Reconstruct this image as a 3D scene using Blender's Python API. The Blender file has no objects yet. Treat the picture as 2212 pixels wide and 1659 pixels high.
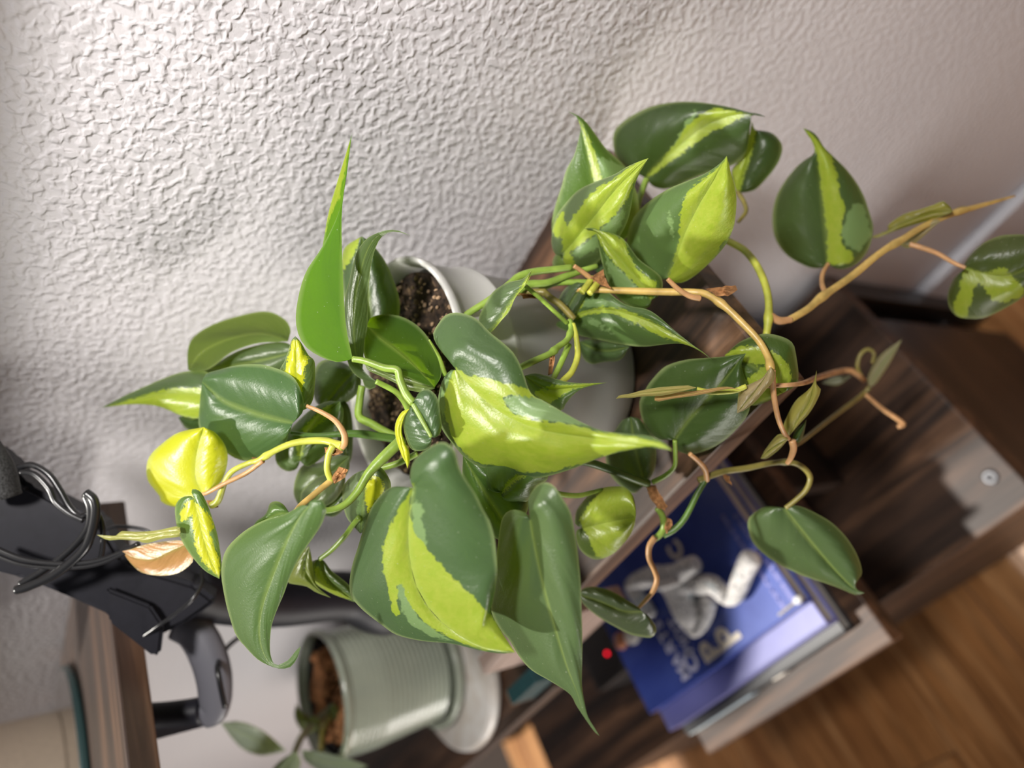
import bpy, bmesh, math, random
import numpy as np
from mathutils import Vector, Matrix, noise

random.seed(3)
SC = bpy.context.scene
COL = SC.collection
W, H, F = 2212.0, 1659.0, 1561.0
CX, CY = 1106.0, 830.0
# orthonormal room axes expressed in camera space (solved from the vanishing points)
_D1 = np.array([-1162., -1770., -1561.]); _D1 /= np.linalg.norm(_D1)
_DN = np.array([2100., 0., -1561.]); _DN /= np.linalg.norm(_DN)
_D1 = _D1 - _DN * np.dot(_D1, _DN); _D1 /= np.linalg.norm(_D1)
UPc = -_DN
Xc = -_D1
Yc = np.cross(UPc, Xc)
ROT = np.array([Xc, Yc, UPc])           # camera vector -> world vector
CAMZ = 1.10
CAM = np.array([0., 0., CAMZ])

def ray(u, v):
    return ROT @ np.array([u - CX, -(v - CY), -F]) / F      # unit depth along optical axis
def P(u, v, d):
    return Vector(CAM + ray(u, v) * d)
def onz(u, v, z):
    r = ray(u, v); return Vector(CAM + r * ((z - CAMZ) / r[2]))
def ony(u, v, y):
    r = ray(u, v); return Vector(CAM + r * (y / r[1]))
def onx(u, v, x):
    r = ray(u, v); return Vector(CAM + r * (x / r[0]))
def depth_of(p):
    q = np.array(p) - CAM
    return float(-(ROT.T @ q)[2])

# ---------------------------------------------------------------- camera
cd = bpy.data.cameras.new('camera'); cam = bpy.data.objects.new('camera', cd); COL.objects.link(cam)
cd.sensor_fit = 'HORIZONTAL'; cd.sensor_width = 36.0; cd.lens = 36.0 * F / W
cd.clip_start = 0.01; cd.clip_end = 50
cam.matrix_world = Matrix([[*ROT[0], 0], [*ROT[1], 0], [*ROT[2], CAMZ], [0, 0, 0, 1]])
cd.dof.use_dof = True; cd.dof.focus_distance = 0.345; cd.dof.aperture_fstop = 3.6
SC.camera = cam
# ---------------------------------------------------------------- light and exposure
wd = bpy.data.worlds.new('world'); SC.world = wd; wd.use_nodes = True
bg = wd.node_tree.nodes['Background']
bg.inputs[0].default_value = (0.80, 0.84, 1.0, 1); bg.inputs[1].default_value = 0.09
sl = bpy.data.lights.new('sun', 'SUN'); so = bpy.data.objects.new('sun', sl); COL.objects.link(so)
sl.energy = 4.6; sl.angle = math.radians(2.6); sl.color = (1.0, 0.955, 0.88)
TOSUN = Vector((-0.45, -0.03, 0.89)).normalized()
so.rotation_euler = TOSUN.to_track_quat('Z', 'Y').to_euler()
so.location = (-1.5, -1.2, 3.0)
def area(name, loc, target, sx, sy, watts, col, spread=math.pi):
    al = bpy.data.lights.new(name, 'AREA'); ao = bpy.data.objects.new(name, al); COL.objects.link(ao)
    al.shape = 'RECTANGLE'; al.size = sx; al.size_y = sy; al.energy = watts; al.color = col; al.spread = spread
    ao.location = loc; ao.rotation_euler = (Vector(loc) - Vector(target)).to_track_quat('Z', 'Y').to_euler()
area('room_lamp', (0.15, 0.06, 1.55), (-0.14, 0.37, 1.02), 0.09, 0.09, 3.9, (1.0, 0.955, 0.92), math.radians(105))       # lamp above the viewer's shoulder
area('floor_bounce_fill', (-1.25, -1.3, 0.40), (-0.8, 0.37, 0.8), 0.9, 0.5, 5.0, (1.0, 0.95, 0.89), math.radians(75))   # added fill for sunlight bounced off the floor under the desk
SC.view_settings.view_transform = 'Standard'; SC.view_settings.look = 'None'
SC.view_settings.exposure = 0.0; SC.view_settings.gamma = 1.0
SC.view_settings.use_curve_mapping = False

# ---------------------------------------------------------------- tagging helpers
def tag(o, label=None, cat=None, group=None, kind=None):
    if label: o['label'] = label
    if cat: o['category'] = cat
    if group: o['group'] = group
    if kind: o['kind'] = kind
    return o
def thing(name, loc, label, cat, group=None):
    o = bpy.data.objects.new(name, None); COL.objects.link(o)
    o.location = loc; o.empty_display_size = 0.02
    return tag(o, label, cat, group)
def root_of(o):
    p = Vector((0, 0, 0))
    while o is not None:
        p += o.location; o = o.parent
    return p
def link(name, me, parent=None, mat=None, loc=None):
    """mesh given in world coordinates; stored relative to loc / parent"""
    o = bpy.data.objects.new(name, me); COL.objects.link(o)
    if parent is not None:
        base = root_of(parent)
        me.transform(Matrix.Translation(-base)); o.parent = parent
    elif loc is not None:
        me.transform(Matrix.Translation(-Vector(loc))); o.location = loc
    if mat is not None and not me.materials: me.materials.append(mat)
    return o
def from_bm(name, bm, mat, parent=None, loc=None, smooth=False):
    me = bpy.data.meshes.new(name); bm.normal_update(); bm.to_mesh(me); bm.free()
    if smooth:
        me.polygons.foreach_set('use_smooth', [True] * len(me.polygons))
    return link(name, me, parent, mat, loc)
def box_bm(bm, lo, hi, bev=0.0):
    lo = Vector(lo); hi = Vector(hi)
    r = bmesh.ops.create_cube(bm, size=1.0)
    vs = r['verts']
    c = (lo + hi) / 2; s = hi - lo
    for v in vs: v.co = Vector((v.co.x * s.x, v.co.y * s.y, v.co.z * s.z)) + c
    if bev > 0:
        es = list({e for v in vs for e in v.link_edges})
        bmesh.ops.bevel(bm, geom=es, offset=bev, segments=2, affect='EDGES', profile=0.6)
def box(name, lo, hi, mat, parent=None, bev=0.0015, loc=None):
    bm = bmesh.new(); box_bm(bm, lo, hi, bev)
    return from_bm(name, bm, mat, parent, loc)
def lathe_bm(bm, prof, c, n=64, axis=None):
    """prof = [(r, z)], c = centre; closed ends when r == 0"""
    rings = []
    c = Vector(c)
    for r, z in prof:
        if r <= 1e-6: rings.append([bm.verts.new(c + Vector((0, 0, z)))])
        else: rings.append([bm.verts.new(c + Vector((r * math.cos(2 * math.pi * k / n), r * math.sin(2 * math.pi * k / n), z))) for k in range(n)])
    for a, b in zip(rings, rings[1:]):
        for k in range(n):
            k2 = (k + 1) % n
            if len(a) == 1 and len(b) == 1: continue
            if len(a) == 1: bm.faces.new((a[0], b[k], b[k2]))
            elif len(b) == 1: bm.faces.new((a[k], b[0], a[k2]))
            else: bm.faces.new((a[k], b[k], b[k2], a[k2]))
def lathe(name, prof, c, mat, parent=None, n=64, smooth=True, loc=None):
    bm = bmesh.new(); lathe_bm(bm, prof, c, n)
    bmesh.ops.recalc_face_normals(bm, faces=bm.faces)
    return from_bm(name, bm, mat, parent, loc, smooth)
def catmull(pts, n):
    pts = [np.array(p, float) for p in pts]
    if len(pts) < 3:
        return [pts[0] + (pts[-1] - pts[0]) * k / (n - 1) for k in range(n)]
    Q = [2 * pts[0] - pts[1]] + pts + [2 * pts[-1] - pts[-2]]
    dens = []
    for i in range(1, len(Q) - 2):
        for k in range(12):
            t = k / 12
            p0, p1, p2, p3 = Q[i - 1:i + 3]
            dens.append(0.5 * ((2 * p1) + (-p0 + p2) * t + (2 * p0 - 5 * p1 + 4 * p2 - p3) * t * t + (-p0 + 3 * p1 - 3 * p2 + p3) * t ** 3))
    dens.append(pts[-1])
    D = np.array(dens)
    seg = np.linalg.norm(np.diff(D[:, :], axis=0), axis=1); s = np.concatenate([[0], np.cumsum(seg)])
    if s[-1] < 1e-9: return [D[0]] * n
    tt = np.linspace(0, s[-1], n)
    return [np.array([np.interp(t, s, D[:, k]) for k in range(D.shape[1])]) for t in tt]
def tube_bm(bm, pts, radii, ns=10, cap=True, flat=1.0):
    """pts: world Vectors; radii: list or float"""
    n = len(pts); pts = [Vector(p) for p in pts]
    if not hasattr(radii, '__len__'): radii = [radii] * n
    up = None; rings = []
    for i in range(n):
        t = (pts[min(i + 1, n - 1)] - pts[max(i - 1, 0)])
        if t.length < 1e-9: t = Vector((0, 0, 1))
        t.normalize()
        if up is None:
            up = Vector((0.3, 0.2, 1)).cross(t)
            if up.length < 1e-3: up = Vector((1, 0, 0))
        up = (up - t * up.dot(t)).normalized(); b = t.cross(up)
        rings.append([bm.verts.new(pts[i] + (up * math.cos(a) + b * math.sin(a) * flat) * radii[i]) for a in [2 * math.pi * k / ns for k in range(ns)]])
    for a, b in zip(rings, rings[1:]):
        for k in range(ns): bm.faces.new((a[k], a[(k + 1) % ns], b[(k + 1) % ns], b[k]))
    if cap:
        bm.faces.new(rings[0][::-1]); bm.faces.new(rings[-1])
def tube(name, pts, radii, mat, parent=None, n=40, ns=10, loc=None, flat=1.0):
    """pts in world; resampled smoothly"""
    C = catmull([tuple(p) for p in pts], n)
    if hasattr(radii, '__len__'):
        rr = list(np.interp(np.linspace(0, 1, n), np.linspace(0, 1, len(radii)), radii))
    else: rr = radii
    bm = bmesh.new(); tube_bm(bm, C, rr, ns, True, flat)
    return from_bm(name, bm, mat, parent, loc, True)
def uvpts(l):   # [(u,v,d)] -> world
    return [P(*q) for q in l]

# ---------------------------------------------------------------- materials
class N:
    def __init__(s, name):
        s.m = bpy.data.materials.new(name); s.m.use_nodes = True
        s.t = s.m.node_tree; s.t.nodes.clear()
        s.out = s.t.nodes.new('ShaderNodeOutputMaterial')
    def n(s, typ, **kw):
        o = s.t.nodes.new(typ)
        ins = kw.pop('ins', {})
        for k, v in kw.items(): setattr(o, k, v)
        for k, v in ins.items():
            if isinstance(v, tuple) and len(v) == 2 and hasattr(v[0], 'outputs'):
                s.t.links.new(v[0].outputs[v[1]], o.inputs[k])
            elif hasattr(v, 'outputs'): s.t.links.new(v.outputs[0], o.inputs[k])
            else:
                if isinstance(v, tuple) and len(v) == 3 and o.inputs[k].type == 'RGBA': v = (*v, 1)
                o.inputs[k].default_value = v
        return o
    def math(s, op, a, b=None, c=None, clamp=False):
        ins = {0: a}
        if b is not None: ins[1] = b
        if c is not None: ins[2] = c
        return s.n('ShaderNodeMath', operation=op, use_clamp=clamp, ins=ins)
    def ramp(s, fac, stops, interp='LINEAR'):
        o = s.t.nodes.new('ShaderNodeValToRGB'); o.color_ramp.interpolation = interp
        e = o.color_ramp.elements
        while len(e) < len(stops): e.new(0.5)
        for k, (p, c) in enumerate(stops):
            e[k].position = p; e[k].color = (*c, 1) if len(c) == 3 else c
        s.t.links.new(fac.outputs[0], o.inputs[0]); return o
    def mix(s, fac, a, b, blend='MIX'):
        o = s.t.nodes.new('ShaderNodeMix'); o.data_type = 'RGBA'; o.blend_type = blend
        for idx, v in ((0, fac), (6, a), (7, b)):
            if isinstance(v, tuple) and hasattr(v[0], 'outputs'): s.t.links.new(v[0].outputs[v[1]], o.inputs[idx])
            elif hasattr(v, 'outputs'):
                k = 2 if v.bl_idname == 'ShaderNodeMix' else 0
                s.t.links.new(v.outputs[k], o.inputs[idx])
            else: o.inputs[idx].default_value = (*v, 1) if isinstance(v, tuple) and len(v) == 3 else v
        return o
    def principled(s, color=None, rough=0.5, spec=0.5, metal=0.0, normal=None, **extra):
        b = s.t.nodes.new('ShaderNodeBsdfPrincipled')
        if color is not None:
            if hasattr(color, 'outputs'):
                s.t.links.new(color.outputs[2 if color.bl_idname == 'ShaderNodeMix' else 0], b.inputs['Base Color'])
            else: b.inputs['Base Color'].default_value = (*color, 1)
        if hasattr(rough, 'outputs'): s.t.links.new(rough.outputs[0], b.inputs['Roughness'])
        else: b.inputs['Roughness'].default_value = rough
        b.inputs['Specular IOR Level'].default_value = spec
        b.inputs['Metallic'].default_value = metal
        if normal is not None: s.t.links.new(normal.outputs[0], b.inputs['Normal'])
        for k, v in extra.items(): b.inputs[k.replace('_', ' ')].default_value = v
        return b
    def done(s, sh):
        s.t.links.new(sh.outputs[0], s.out.inputs[0]); return s.m
    def coords(s, scale=(1, 1, 1), kind='Object', rot=(0, 0, 0)):
        tc = s.t.nodes.new('ShaderNodeTexCoord'); mp = s.t.nodes.new('ShaderNodeMapping')
        s.t.links.new(tc.outputs[kind], mp.inputs[0]); mp.inputs['Scale'].default_value = scale
        mp.inputs['Rotation'].default_value = rot
        return mp
    def noise(s, vec, scale, detail=4.0, rough=0.55, dist=0.0):
        return s.n('ShaderNodeTexNoise', ins={'Vector': vec, 'Scale': scale, 'Detail': detail, 'Roughness': rough, 'Distortion': dist})
    def bump(s, h, strength=0.3, dist=0.001):
        return s.n('ShaderNodeBump', ins={'Height': h, 'Strength': strength, 'Distance': dist})

def simple(name, col, rough=0.5, spec=0.5, metal=0.0, var=0.0, vs=200, bump=0.0, **extra):
    a = N(name); c = a.coords()
    nz = a.noise(c, vs)
    if var > 0:
        cc = a.ramp(nz, [(0.3, tuple(x * (1 - var) for x in col)), (0.7, tuple(min(1, x * (1 + var)) for x in col))])
    else: cc = col
    nm = a.bump(nz, bump, 0.0006) if bump > 0 else None
    return a.done(a.principled(cc, rough, spec, metal, nm, **extra))

def wall_mat():
    a = N('knockdown wall paint'); c = a.coords()
    big = a.noise(c, 3.0, 2)
    col = a.ramp(big, [(0.3, (0.60, 0.582, 0.60)), (0.7, (0.66, 0.64, 0.65))])
    n1 = a.noise(c, 205, 1.3, 0.45, 0.3)
    r1 = a.ramp(n1, [(0.38, (0, 0, 0)), (0.68, (1, 1, 1))], 'EASE')
    n2 = a.noise(c, 420, 2, 0.5)
    h = a.math('ADD', r1, a.math('MULTIPLY', n2, 0.25))
    return a.done(a.principled(col, 0.62, 0.35, normal=a.bump(h, 0.62, 0.0011)))

def wood_mat(name, dark, mid, light, axis='X', scale=1.0, rough=0.45, grain=1.0, seed=0.0):
    a = N(name)
    sc = {'X': (4, 55, 55), 'Y': (55, 4, 55), 'Z': (55, 55, 4)}[axis]
    c = a.coords(tuple(x * scale for x in sc)); c.inputs['Location'].default_value = (seed, seed * .7, seed * .3)
    oi = a.t.nodes.new('ShaderNodeObjectInfo')
    add = a.n('ShaderNodeVectorMath', operation='ADD', ins={0: c})
    ml = a.n('ShaderNodeMath', operation='MULTIPLY', ins={0: (oi, 'Random'), 1: 37.0})
    a.t.links.new(ml.outputs[0], add.inputs[1])
    n1 = a.noise(add, 0.55, 5, 0.6, 1.2)
    n2 = a.noise(add, 3.2, 4, 0.6, 0.4)
    col = a.ramp(n1, [(0.30, dark), (0.50, mid), (0.72, light)])
    g = a.ramp(n2, [(0.35, (0.45, 0.42, 0.40)), (0.6, (1, 1, 1))])
    colr = a.mix(0.75 * grain, col, g, 'MULTIPLY')
    h = a.math('ADD', n1, a.math('MULTIPLY', n2, 0.6))
    return a.done(a.principled(colr, rough, 0.5, normal=a.bump(h, 0.35, 0.0008)))

M = {}
M['wall'] = wall_mat()
M['base_white'] = simple('white baseboard paint', (0.62, 0.62, 0.66), 0.4)
M['rustic'] = wood_mat('rustic dark board', (0.012, 0.007, 0.005), (0.060, 0.030, 0.017), (0.23, 0.118, 0.060), 'X', 1.0, 0.52)
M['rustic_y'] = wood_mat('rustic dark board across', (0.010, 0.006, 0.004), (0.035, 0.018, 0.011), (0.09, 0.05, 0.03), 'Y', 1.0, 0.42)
M['desk'] = wood_mat('desk walnut', (0.018, 0.011, 0.008), (0.062, 0.034, 0.022), (0.15, 0.08, 0.045), 'Y', 0.8, 0.38)
M['palewood'] = wood_mat('pale bleached wood', (0.30, 0.22, 0.18), (0.45, 0.34, 0.29), (0.58, 0.46, 0.40), 'X', 1.0, 0.5)
M['plank'] = wood_mat('oak floor plank', (0.30, 0.12, 0.038), (0.50, 0.225, 0.075), (0.68, 0.36, 0.15), 'Y', 0.8, 0.32)
M['gap'] = simple('dark floor gap', (0.03, 0.015, 0.008), 0.8)
M['blackmetal'] = simple('black metal', (0.012, 0.012, 0.014), 0.42, 0.5, 0.0)
M['armblack'] = simple('satin black arm', (0.008, 0.008, 0.013), 0.5, 0.35, var=0.15, bump=0.05)
M['cable'] = simple('black cable', (0.012, 0.012, 0.013), 0.28, 0.6)
M['greyplastic'] = simple('grey clamp', (0.13, 0.13, 0.15), 0.45)
M['screw'] = simple('steel screw', (0.20, 0.20, 0.21), 0.5, 0.5, 0.9)
M['page'] = wood_mat('page block', (0.36, 0.33, 0.30), (0.50, 0.47, 0.43), (0.60, 0.57, 0.53), 'Y', 3.0, 0.8)
# ---------------------------------------------------------------- the room
Z = lambda r: CAMZ + r                    # heights relative to the camera
WALLY = 0.372
bm = bmesh.new(); box_bm(bm, (-2.6, WALLY, 0), (2.2, WALLY + 0.12, 2.5), 0)
tag(from_bm('wall_back', bm, M['wall'], loc=(0, WALLY, 0)), kind='structure')
fl = box('floor', (-2.6, -1.6, -0.05), (2.2, WALLY, -0.004), M['gap'], bev=0, loc=(0, 0, 0)); tag(fl, kind='structure')
# oak planks run towards the wall, staggered butt joints
pw = 0.083
pm = {}
x = -1.75; col = 0
while x < 0.75:
    y0 = -1.15 - random.random() * 0.5
    while y0 < WALLY - 0.005:
        ln = random.choice([0.42, 0.56, 0.7])
        a0, a1 = max(y0, -1.2), min(y0 + ln, WALLY - 0.004)
        if a1 - a0 > 0.05:
            box('plank', (x + 0.0008, a0 + 0.0008, -0.004), (x + pw - 0.0008, a1 - 0.0008, 0.0 + random.random() * 0.0006), M['plank'], fl, bev=0.0008)
        y0 += ln
    x += pw; col += 1
bb = box('baseboard_back', (-2.6, WALLY - 0.014, 0.002), (2.2, WALLY - 0.0005, 0.16), M['base_white'], bev=0.003, loc=(0, WALLY, 0)); tag(bb, kind='structure')

tr = box('shadow_ledge_1', (-0.75, 0.292, 1.195), (1.4, WALLY - 0.0005, 1.213), M['base_white'], bev=0.001, loc=(0.3, WALLY, 1.2)); tag(tr, kind='structure')  # unseen ledge, added to shade the left edge of the wall
# ---------------------------------------------------------------- shelving unit
shf = thing('shelving_unit', (-0.3, 0.25, 0), 'low rustic dark wood shelving unit with staggered boards and black metal legs against the wall', 'shelf')
ZU, ZB, ZL, ZG = Z(-0.334), Z(-0.40), Z(-0.60), Z(-0.72)
ub = box('shelf_board', (-0.42, 0.146, ZU - 0.020), (-0.157, 0.362, ZU), M['rustic'], shf, 0.002)
box('shelf_board', (-1.05, 0.128, ZB - 0.020), (-0.53, 0.366, ZB), M['rustic'], shf, 0.002)
lb = box('shelf_board', (-0.604, 0.038, ZL - 0.020), (-0.353, 0.366, ZL), M['rustic'], shf, 0.002)
gb = box('shelf_board', (-1.05, 0.080, ZG - 0.022), (-0.229, 0.364, ZG), M['rustic'], shf, 0.002)
fpn = box('front_panel', (-0.506, 0.1475, ZB - 0.020), (-0.4202, 0.162, ZU + 0.010), M['palewood'], shf, 0.0015); tag(fpn, 'pale bleached wooden panel')
tag(ub, 'topmost board holding the white pot'); tag(lb, 'board carrying the stack of books'); tag(gb, 'wide bottom board with a screw')
box('side_panel', (-0.424, 0.275, ZL), (-0.404, 0.362, ZU - 0.020), M['rustic_y'], shf, 0.0015)
box('side_panel', (-0.604, 0.275, ZG), (-0.586, 0.366, ZB - 0.020), M['rustic_y'], shf, 0.0015)
box('side_panel', (-0.375, 0.19, ZG), (-0.357, 0.366, ZL - 0.020), M['rustic_y'], shf, 0.0015)
box('side_panel', (-0.252, 0.085, 0.0008), (-0.234, 0.305, ZG - 0.022), M['rustic_y'], shf, 0.0015)
box('front_panel', (-1.03, 0.085, 0.0008), (-0.253, 0.100, ZG - 0.022), M['rustic'], shf, 0.0015)
for px, py in ((-0.243, 0.349), (-1.03, 0.343), (-1.03, 0.11), (-0.30, 0.15)):
    box('leg', (px - 0.013, py - 0.013, 0.0005), (px + 0.013, py + 0.013, ZG - 0.022), M['blackmetal'], shf, 0.002)
box('foot_rail', (-1.03, 0.330, 0.09), (-0.250, 0.350, 0.11), M['blackmetal'], shf, 0.002)
for (u, v), zz in (((2139, 1031), ZG), ((1690, 1023), ZG)):
    q = onz(u, v, zz)
    if q.x > -0.24: q.x = -0.25
    s = lathe('screw', [(0, 0.0005), (0.0022, 0.0005), (0.0026, 0.0024), (0.0062, 0.0022), (0.0070, 0.001), (0.0072, 0.0), (0, 0.0)], q, M['screw'], shf, 20)
# ---------------------------------------------------------------- foliage
def leaf_mat(under=False):
    a = N('leaf underside' if under else 'variegated leaf')
    oi = a.t.nodes.new('ShaderNodeObjectInfo')
    c = a.coords()
    uv = a.t.nodes.new('ShaderNodeUVMap'); uv.uv_map = 'leafuv'
    sep = a.n('ShaderNodeSeparateXYZ', ins={0: uv})
    at = lambda nm: a.n('ShaderNodeAttribute', attribute_name=nm)
    lime, pale, edge, mid = at('lime'), at('pale'), at('edge'), at('mid')
    # streaky noise along the side veins breaks the edge of the sectors up
    cmb = a.n('ShaderNodeCombineXYZ', ins={0: a.math('MULTIPLY', (sep, 'X'), 9.0), 1: a.math('MULTIPLY', (sep, 'Y'), 30.0), 2: a.math('MULTIPLY', (oi, 'Random'), 20.0)})
    nz = a.noise(cmb, 1.0, 3, 0.6)
    off = a.math('MULTIPLY', a.math('SUBTRACT', nz, 0.5), 22.0)
    def sector(attr, soft):
        v = a.math('ADD', (attr, 'Fac'), off)
        return a.math('MULTIPLY_ADD', v, 1.0 / soft, 0.5, clamp=True)
    fl, fp = sector(lime, 3.0), sector(pale, 3.0)
    mott = a.noise(c, 420, 3, 0.6)
    big = a.noise(c, 60, 2, 0.5)
    base0 = a.mix(a.math('MULTIPLY', mott, 0.5), (oi, 'Color'), a.mix(0.25, (oi, 'Color'), (0.14, 0.21, 0.09)))
    base1 = a.mix(a.math('MULTIPLY', big, 0.35), base0, (0.05, 0.13, 0.02))
    palec = a.mix(0.62, base1, (0.26, 0.40, 0.16))
    limec = a.mix(a.math('MULTIPLY_ADD', nz, 2.2, -0.6, clamp=True), (0.37, 0.44, 0.055), (0.29, 0.40, 0.03))
    limec = a.mix(a.math('SUBTRACT', 1.0, (oi, 'Alpha')), limec, (0.66, 0.66, 0.02))  # sunlit yellow put into the lime colour of leaves with lowered alpha
    c1 = a.mix(fp, base1, palec)
    c2 = a.mix(fl, c1, limec)
    mr = a.math('MULTIPLY', (mid, 'Fac'), 0.35)
    c3 = a.mix(mr, c2, (0.38, 0.48, 0.12))
    c4 = a.mix(a.math('MULTIPLY', (edge, 'Fac'), 0.45), c3, (0.42, 0.50, 0.22))
    # tiny pale flecks
    vor = a.n('ShaderNodeTexVoronoi', ins={'Vector': c, 'Scale': 260.0})
    sp = a.math('LESS_THAN', (vor, 'Distance'), 0.07)
    c5 = a.mix(a.math('MULTIPLY', sp, 0.35), c4, (0.6, 0.62, 0.5))
    # side veins
    ph = a.math('ADD', a.math('MULTIPLY', (sep, 'Y'), 62.0), a.math('MULTIPLY', (sep, 'X'), -26.0))
    wv = a.math('SINE', ph)
    fine = a.noise(c, 900, 2, 0.5)
    soft = a.noise(a.n('ShaderNodeCombineXYZ', ins={0: a.math('MULTIPLY', (sep, 'X'), 1.6), 1: a.math('ADD', a.math('MULTIPLY', (sep, 'Y'), 7.0), a.math('MULTIPLY', (sep, 'X'), -3.0)), 2: a.math('MULTIPLY', (oi, 'Random'), 9.0)}), 1.0, 2, 0.5)
    h = a.math('ADD', a.math('ADD', a.math('MULTIPLY', wv, 0.03), a.math('MULTIPLY', fine, 0.22)), a.math('MULTIPLY', soft, 1.0))
    nm = a.bump(h, 0.5, 0.0011)
    p = a.principled(c5, 0.6 if under else 0.36, 0.15 if under else 0.62, normal=nm)
    tr = a.n('ShaderNodeBsdfTranslucent')
    tcol = a.mix(1.0, a.mix(0.35, c5, (0.30, 0.50, 0.0)), (1.0, 1.0, 0.35), 'MULTIPLY')
    a.t.links.new(tcol.outputs[2], tr.inputs[0])
    a.t.links.new(nm.outputs[0], tr.inputs['Normal'])
    mx = a.n('ShaderNodeMixShader', ins={0: 0.62 if under else 0.42, 1: p, 2: tr})
    return a.done(mx)
M['leaf'] = leaf_mat(); M['leafu'] = leaf_mat(True)

def stem_mat(name, col, rough=0.4):
    a = N(name); c = a.coords(); n1 = a.noise(c, 90, 3)
    cc = a.ramp(n1, [(0.35, tuple(x * 0.75 for x in col)), (0.65, tuple(min(1, x * 1.2) for x in col))])
    nm = a.bump(a.noise(c, 500, 2), 0.2, 0.0005)
    return a.done(a.principled(cc, rough, 0.5, normal=nm, Subsurface_Weight=0.12, Subsurface_Scale=0.003))
SG = stem_mat('green stem', (0.20, 0.30, 0.045))
SD = stem_mat('dark green stem', (0.065, 0.13, 0.02))
SY = stem_mat('yellow green stem', (0.42, 0.44, 0.06))
SP = stem_mat('peach petiole', (0.52, 0.29, 0.13))
SO = stem_mat('straw vine', (0.50, 0.34, 0.10))
SB = stem_mat('olive vine', (0.20, 0.17, 0.04))
DRY = simple('dry orange sheath', (0.42, 0.21, 0.085), 0.8, 0.2, var=0.5, vs=300, bump=0.4)

def inpoly_sdf(x, y, poly):
    inside = False; best = 1e9; n = len(poly)
    for i in range(n):
        x1, y1 = poly[i]; x2, y2 = poly[(i + 1) % n]
        dx, dy = x2 - x1, y2 - y1
        t = max(0, min(1, ((x - x1) * dx + (y - y1) * dy) / (dx * dx + dy * dy + 1e-9)))
        d = (x - x1 - t * dx) ** 2 + (y - y1 - t * dy) ** 2
        if d < best: best = d
        if (y1 > y) != (y2 > y) and x < (x2 - x1) * (y - y1) / (y2 - y1) + x1: inside = not inside
    return math.sqrt(best) * (1 if inside else -1)
def sdf(x, y, polys):
    return max([inpoly_sdf(x, y, p) for p in polys]) if polys else -60.0

GREEN = (0.060, 0.135, 0.030)
def leaf(Lp, Rp, Mp, d=0.36, g=(-0.00013, 0.00008), e=(0.006, 0.006), bul=(0.004, 0.004), lime=(), pale=(), col=GREEN,
         wav=0.0, parent=None, name='leaf', label=None, nt=34, na=9, md=None, edgecol=1.0, rip=0.0006, rk=26, hot=0.0, under=False):
    """outline halves and midrib traced from base to tip; d = distance of the leaf, g = tilt, e = how far each margin
    lies behind the midrib, bul = swelling of each half towards the viewer; md = extra distance along the midrib"""
    lime = [list(p) for p in lime]; pale = [list(p) for p in pale]
    if lime and not isinstance(lime[0][0], (tuple, list)): lime = [lime]
    if pale and not isinstance(pale[0][0], (tuple, list)): pale = [pale]
    mid = np.array(catmull(Mp, 60)); ms = np.linspace(0, 1, 60)
    cx, cy = mid[:, 0].mean(), mid[:, 1].mean()
    span = np.linalg.norm(np.diff(mid, axis=0), axis=1).sum()
    def dep(x, y, s):
        v = d + g[0] * (x - cx) + g[1] * (y - cy)
        if md: v += np.interp(s, np.linspace(0, 1, len(md)), md)
        return v
    bm = bmesh.new()
    ll = bm.verts.layers.float.new('lime'); lp = bm.verts.layers.float.new('pale')
    le = bm.verts.layers.float.new('edge'); lm = bm.verts.layers.float.new('mid')
    uvl = bm.loops.layers.uv.new('leafuv'); uvd = {}
    for side, E in ((0, Lp), (1, Rp)):
        ed = np.array(catmull(E, nt))
        s = []
        for q in ed:
            k = np.argmin(((mid - q) ** 2).sum(1)); s.append(ms[k])
        s[0] = 0.0; s = list(np.maximum.accumulate(s)); s[-1] = 1.0
        for _ in range(3):
            s = [s[0]] + [(s[i - 1] + 2 * s[i] + s[i + 1]) / 4 for i in range(1, nt - 1)] + [s[-1]]
        rows = []
        for i in range(nt):
            mx, my = np.interp(s[i], ms, mid[:, 0]), np.interp(s[i], ms, mid[:, 1])
            t = i / (nt - 1)
            wd_ = math.hypot(ed[i][0] - mx, ed[i][1] - my)
            rel = min(1.0, wd_ / (0.22 * span + 1e-6))
            row = []
            for j in range(na):
                w = j / (na - 1)
                x, y = mx + (ed[i][0] - mx) * w, my + (ed[i][1] - my) * w
                dd = dep(x, y, s[i]) + e[side] * rel * w ** 1.5 - bul[side] * rel * math.sin(math.pi * w) \
                    + wav * rel * w * w * math.sin(t * 15 + side * 2.1 + cx) \
                    + rip * rel * math.sin(math.pi * w) * math.sin(rk * (s[i] * .7 + t * .3) - 7 * w + cx) * (0.6 + 0.4 * math.sin(9 * t + side))
                v = bm.verts.new(P(x, y, dd))
                v[ll] = sdf(x, y, lime); v[lp] = sdf(x, y, pale)
                v[le] = 1.0 * edgecol if j == na - 1 else 0.0
                v[lm] = 1.0 if j == 0 else 0.0
                uvd[v] = (w, s[i] * 0.7 + t * 0.3); row.append(v)
            rows.append(row)
        for i in range(nt - 1):
            for j in range(na - 1):
                vs = [rows[i][j], rows[i][j + 1], rows[i + 1][j + 1], rows[i + 1][j]]
                if side: vs = vs[::-1]
                try: f = bm.faces.new(vs)
                except ValueError: continue
                for lo in f.loops: lo[uvl].uv = uvd[lo.vert]
    me = bpy.data.meshes.new(name); bm.to_mesh(me); bm.free()
    me.polygons.foreach_set('use_smooth', [True] * len(me.polygons))
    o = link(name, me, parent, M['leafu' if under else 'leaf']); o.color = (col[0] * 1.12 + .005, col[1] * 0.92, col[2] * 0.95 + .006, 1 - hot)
    if label: o['label'] = label
    return o
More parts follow.
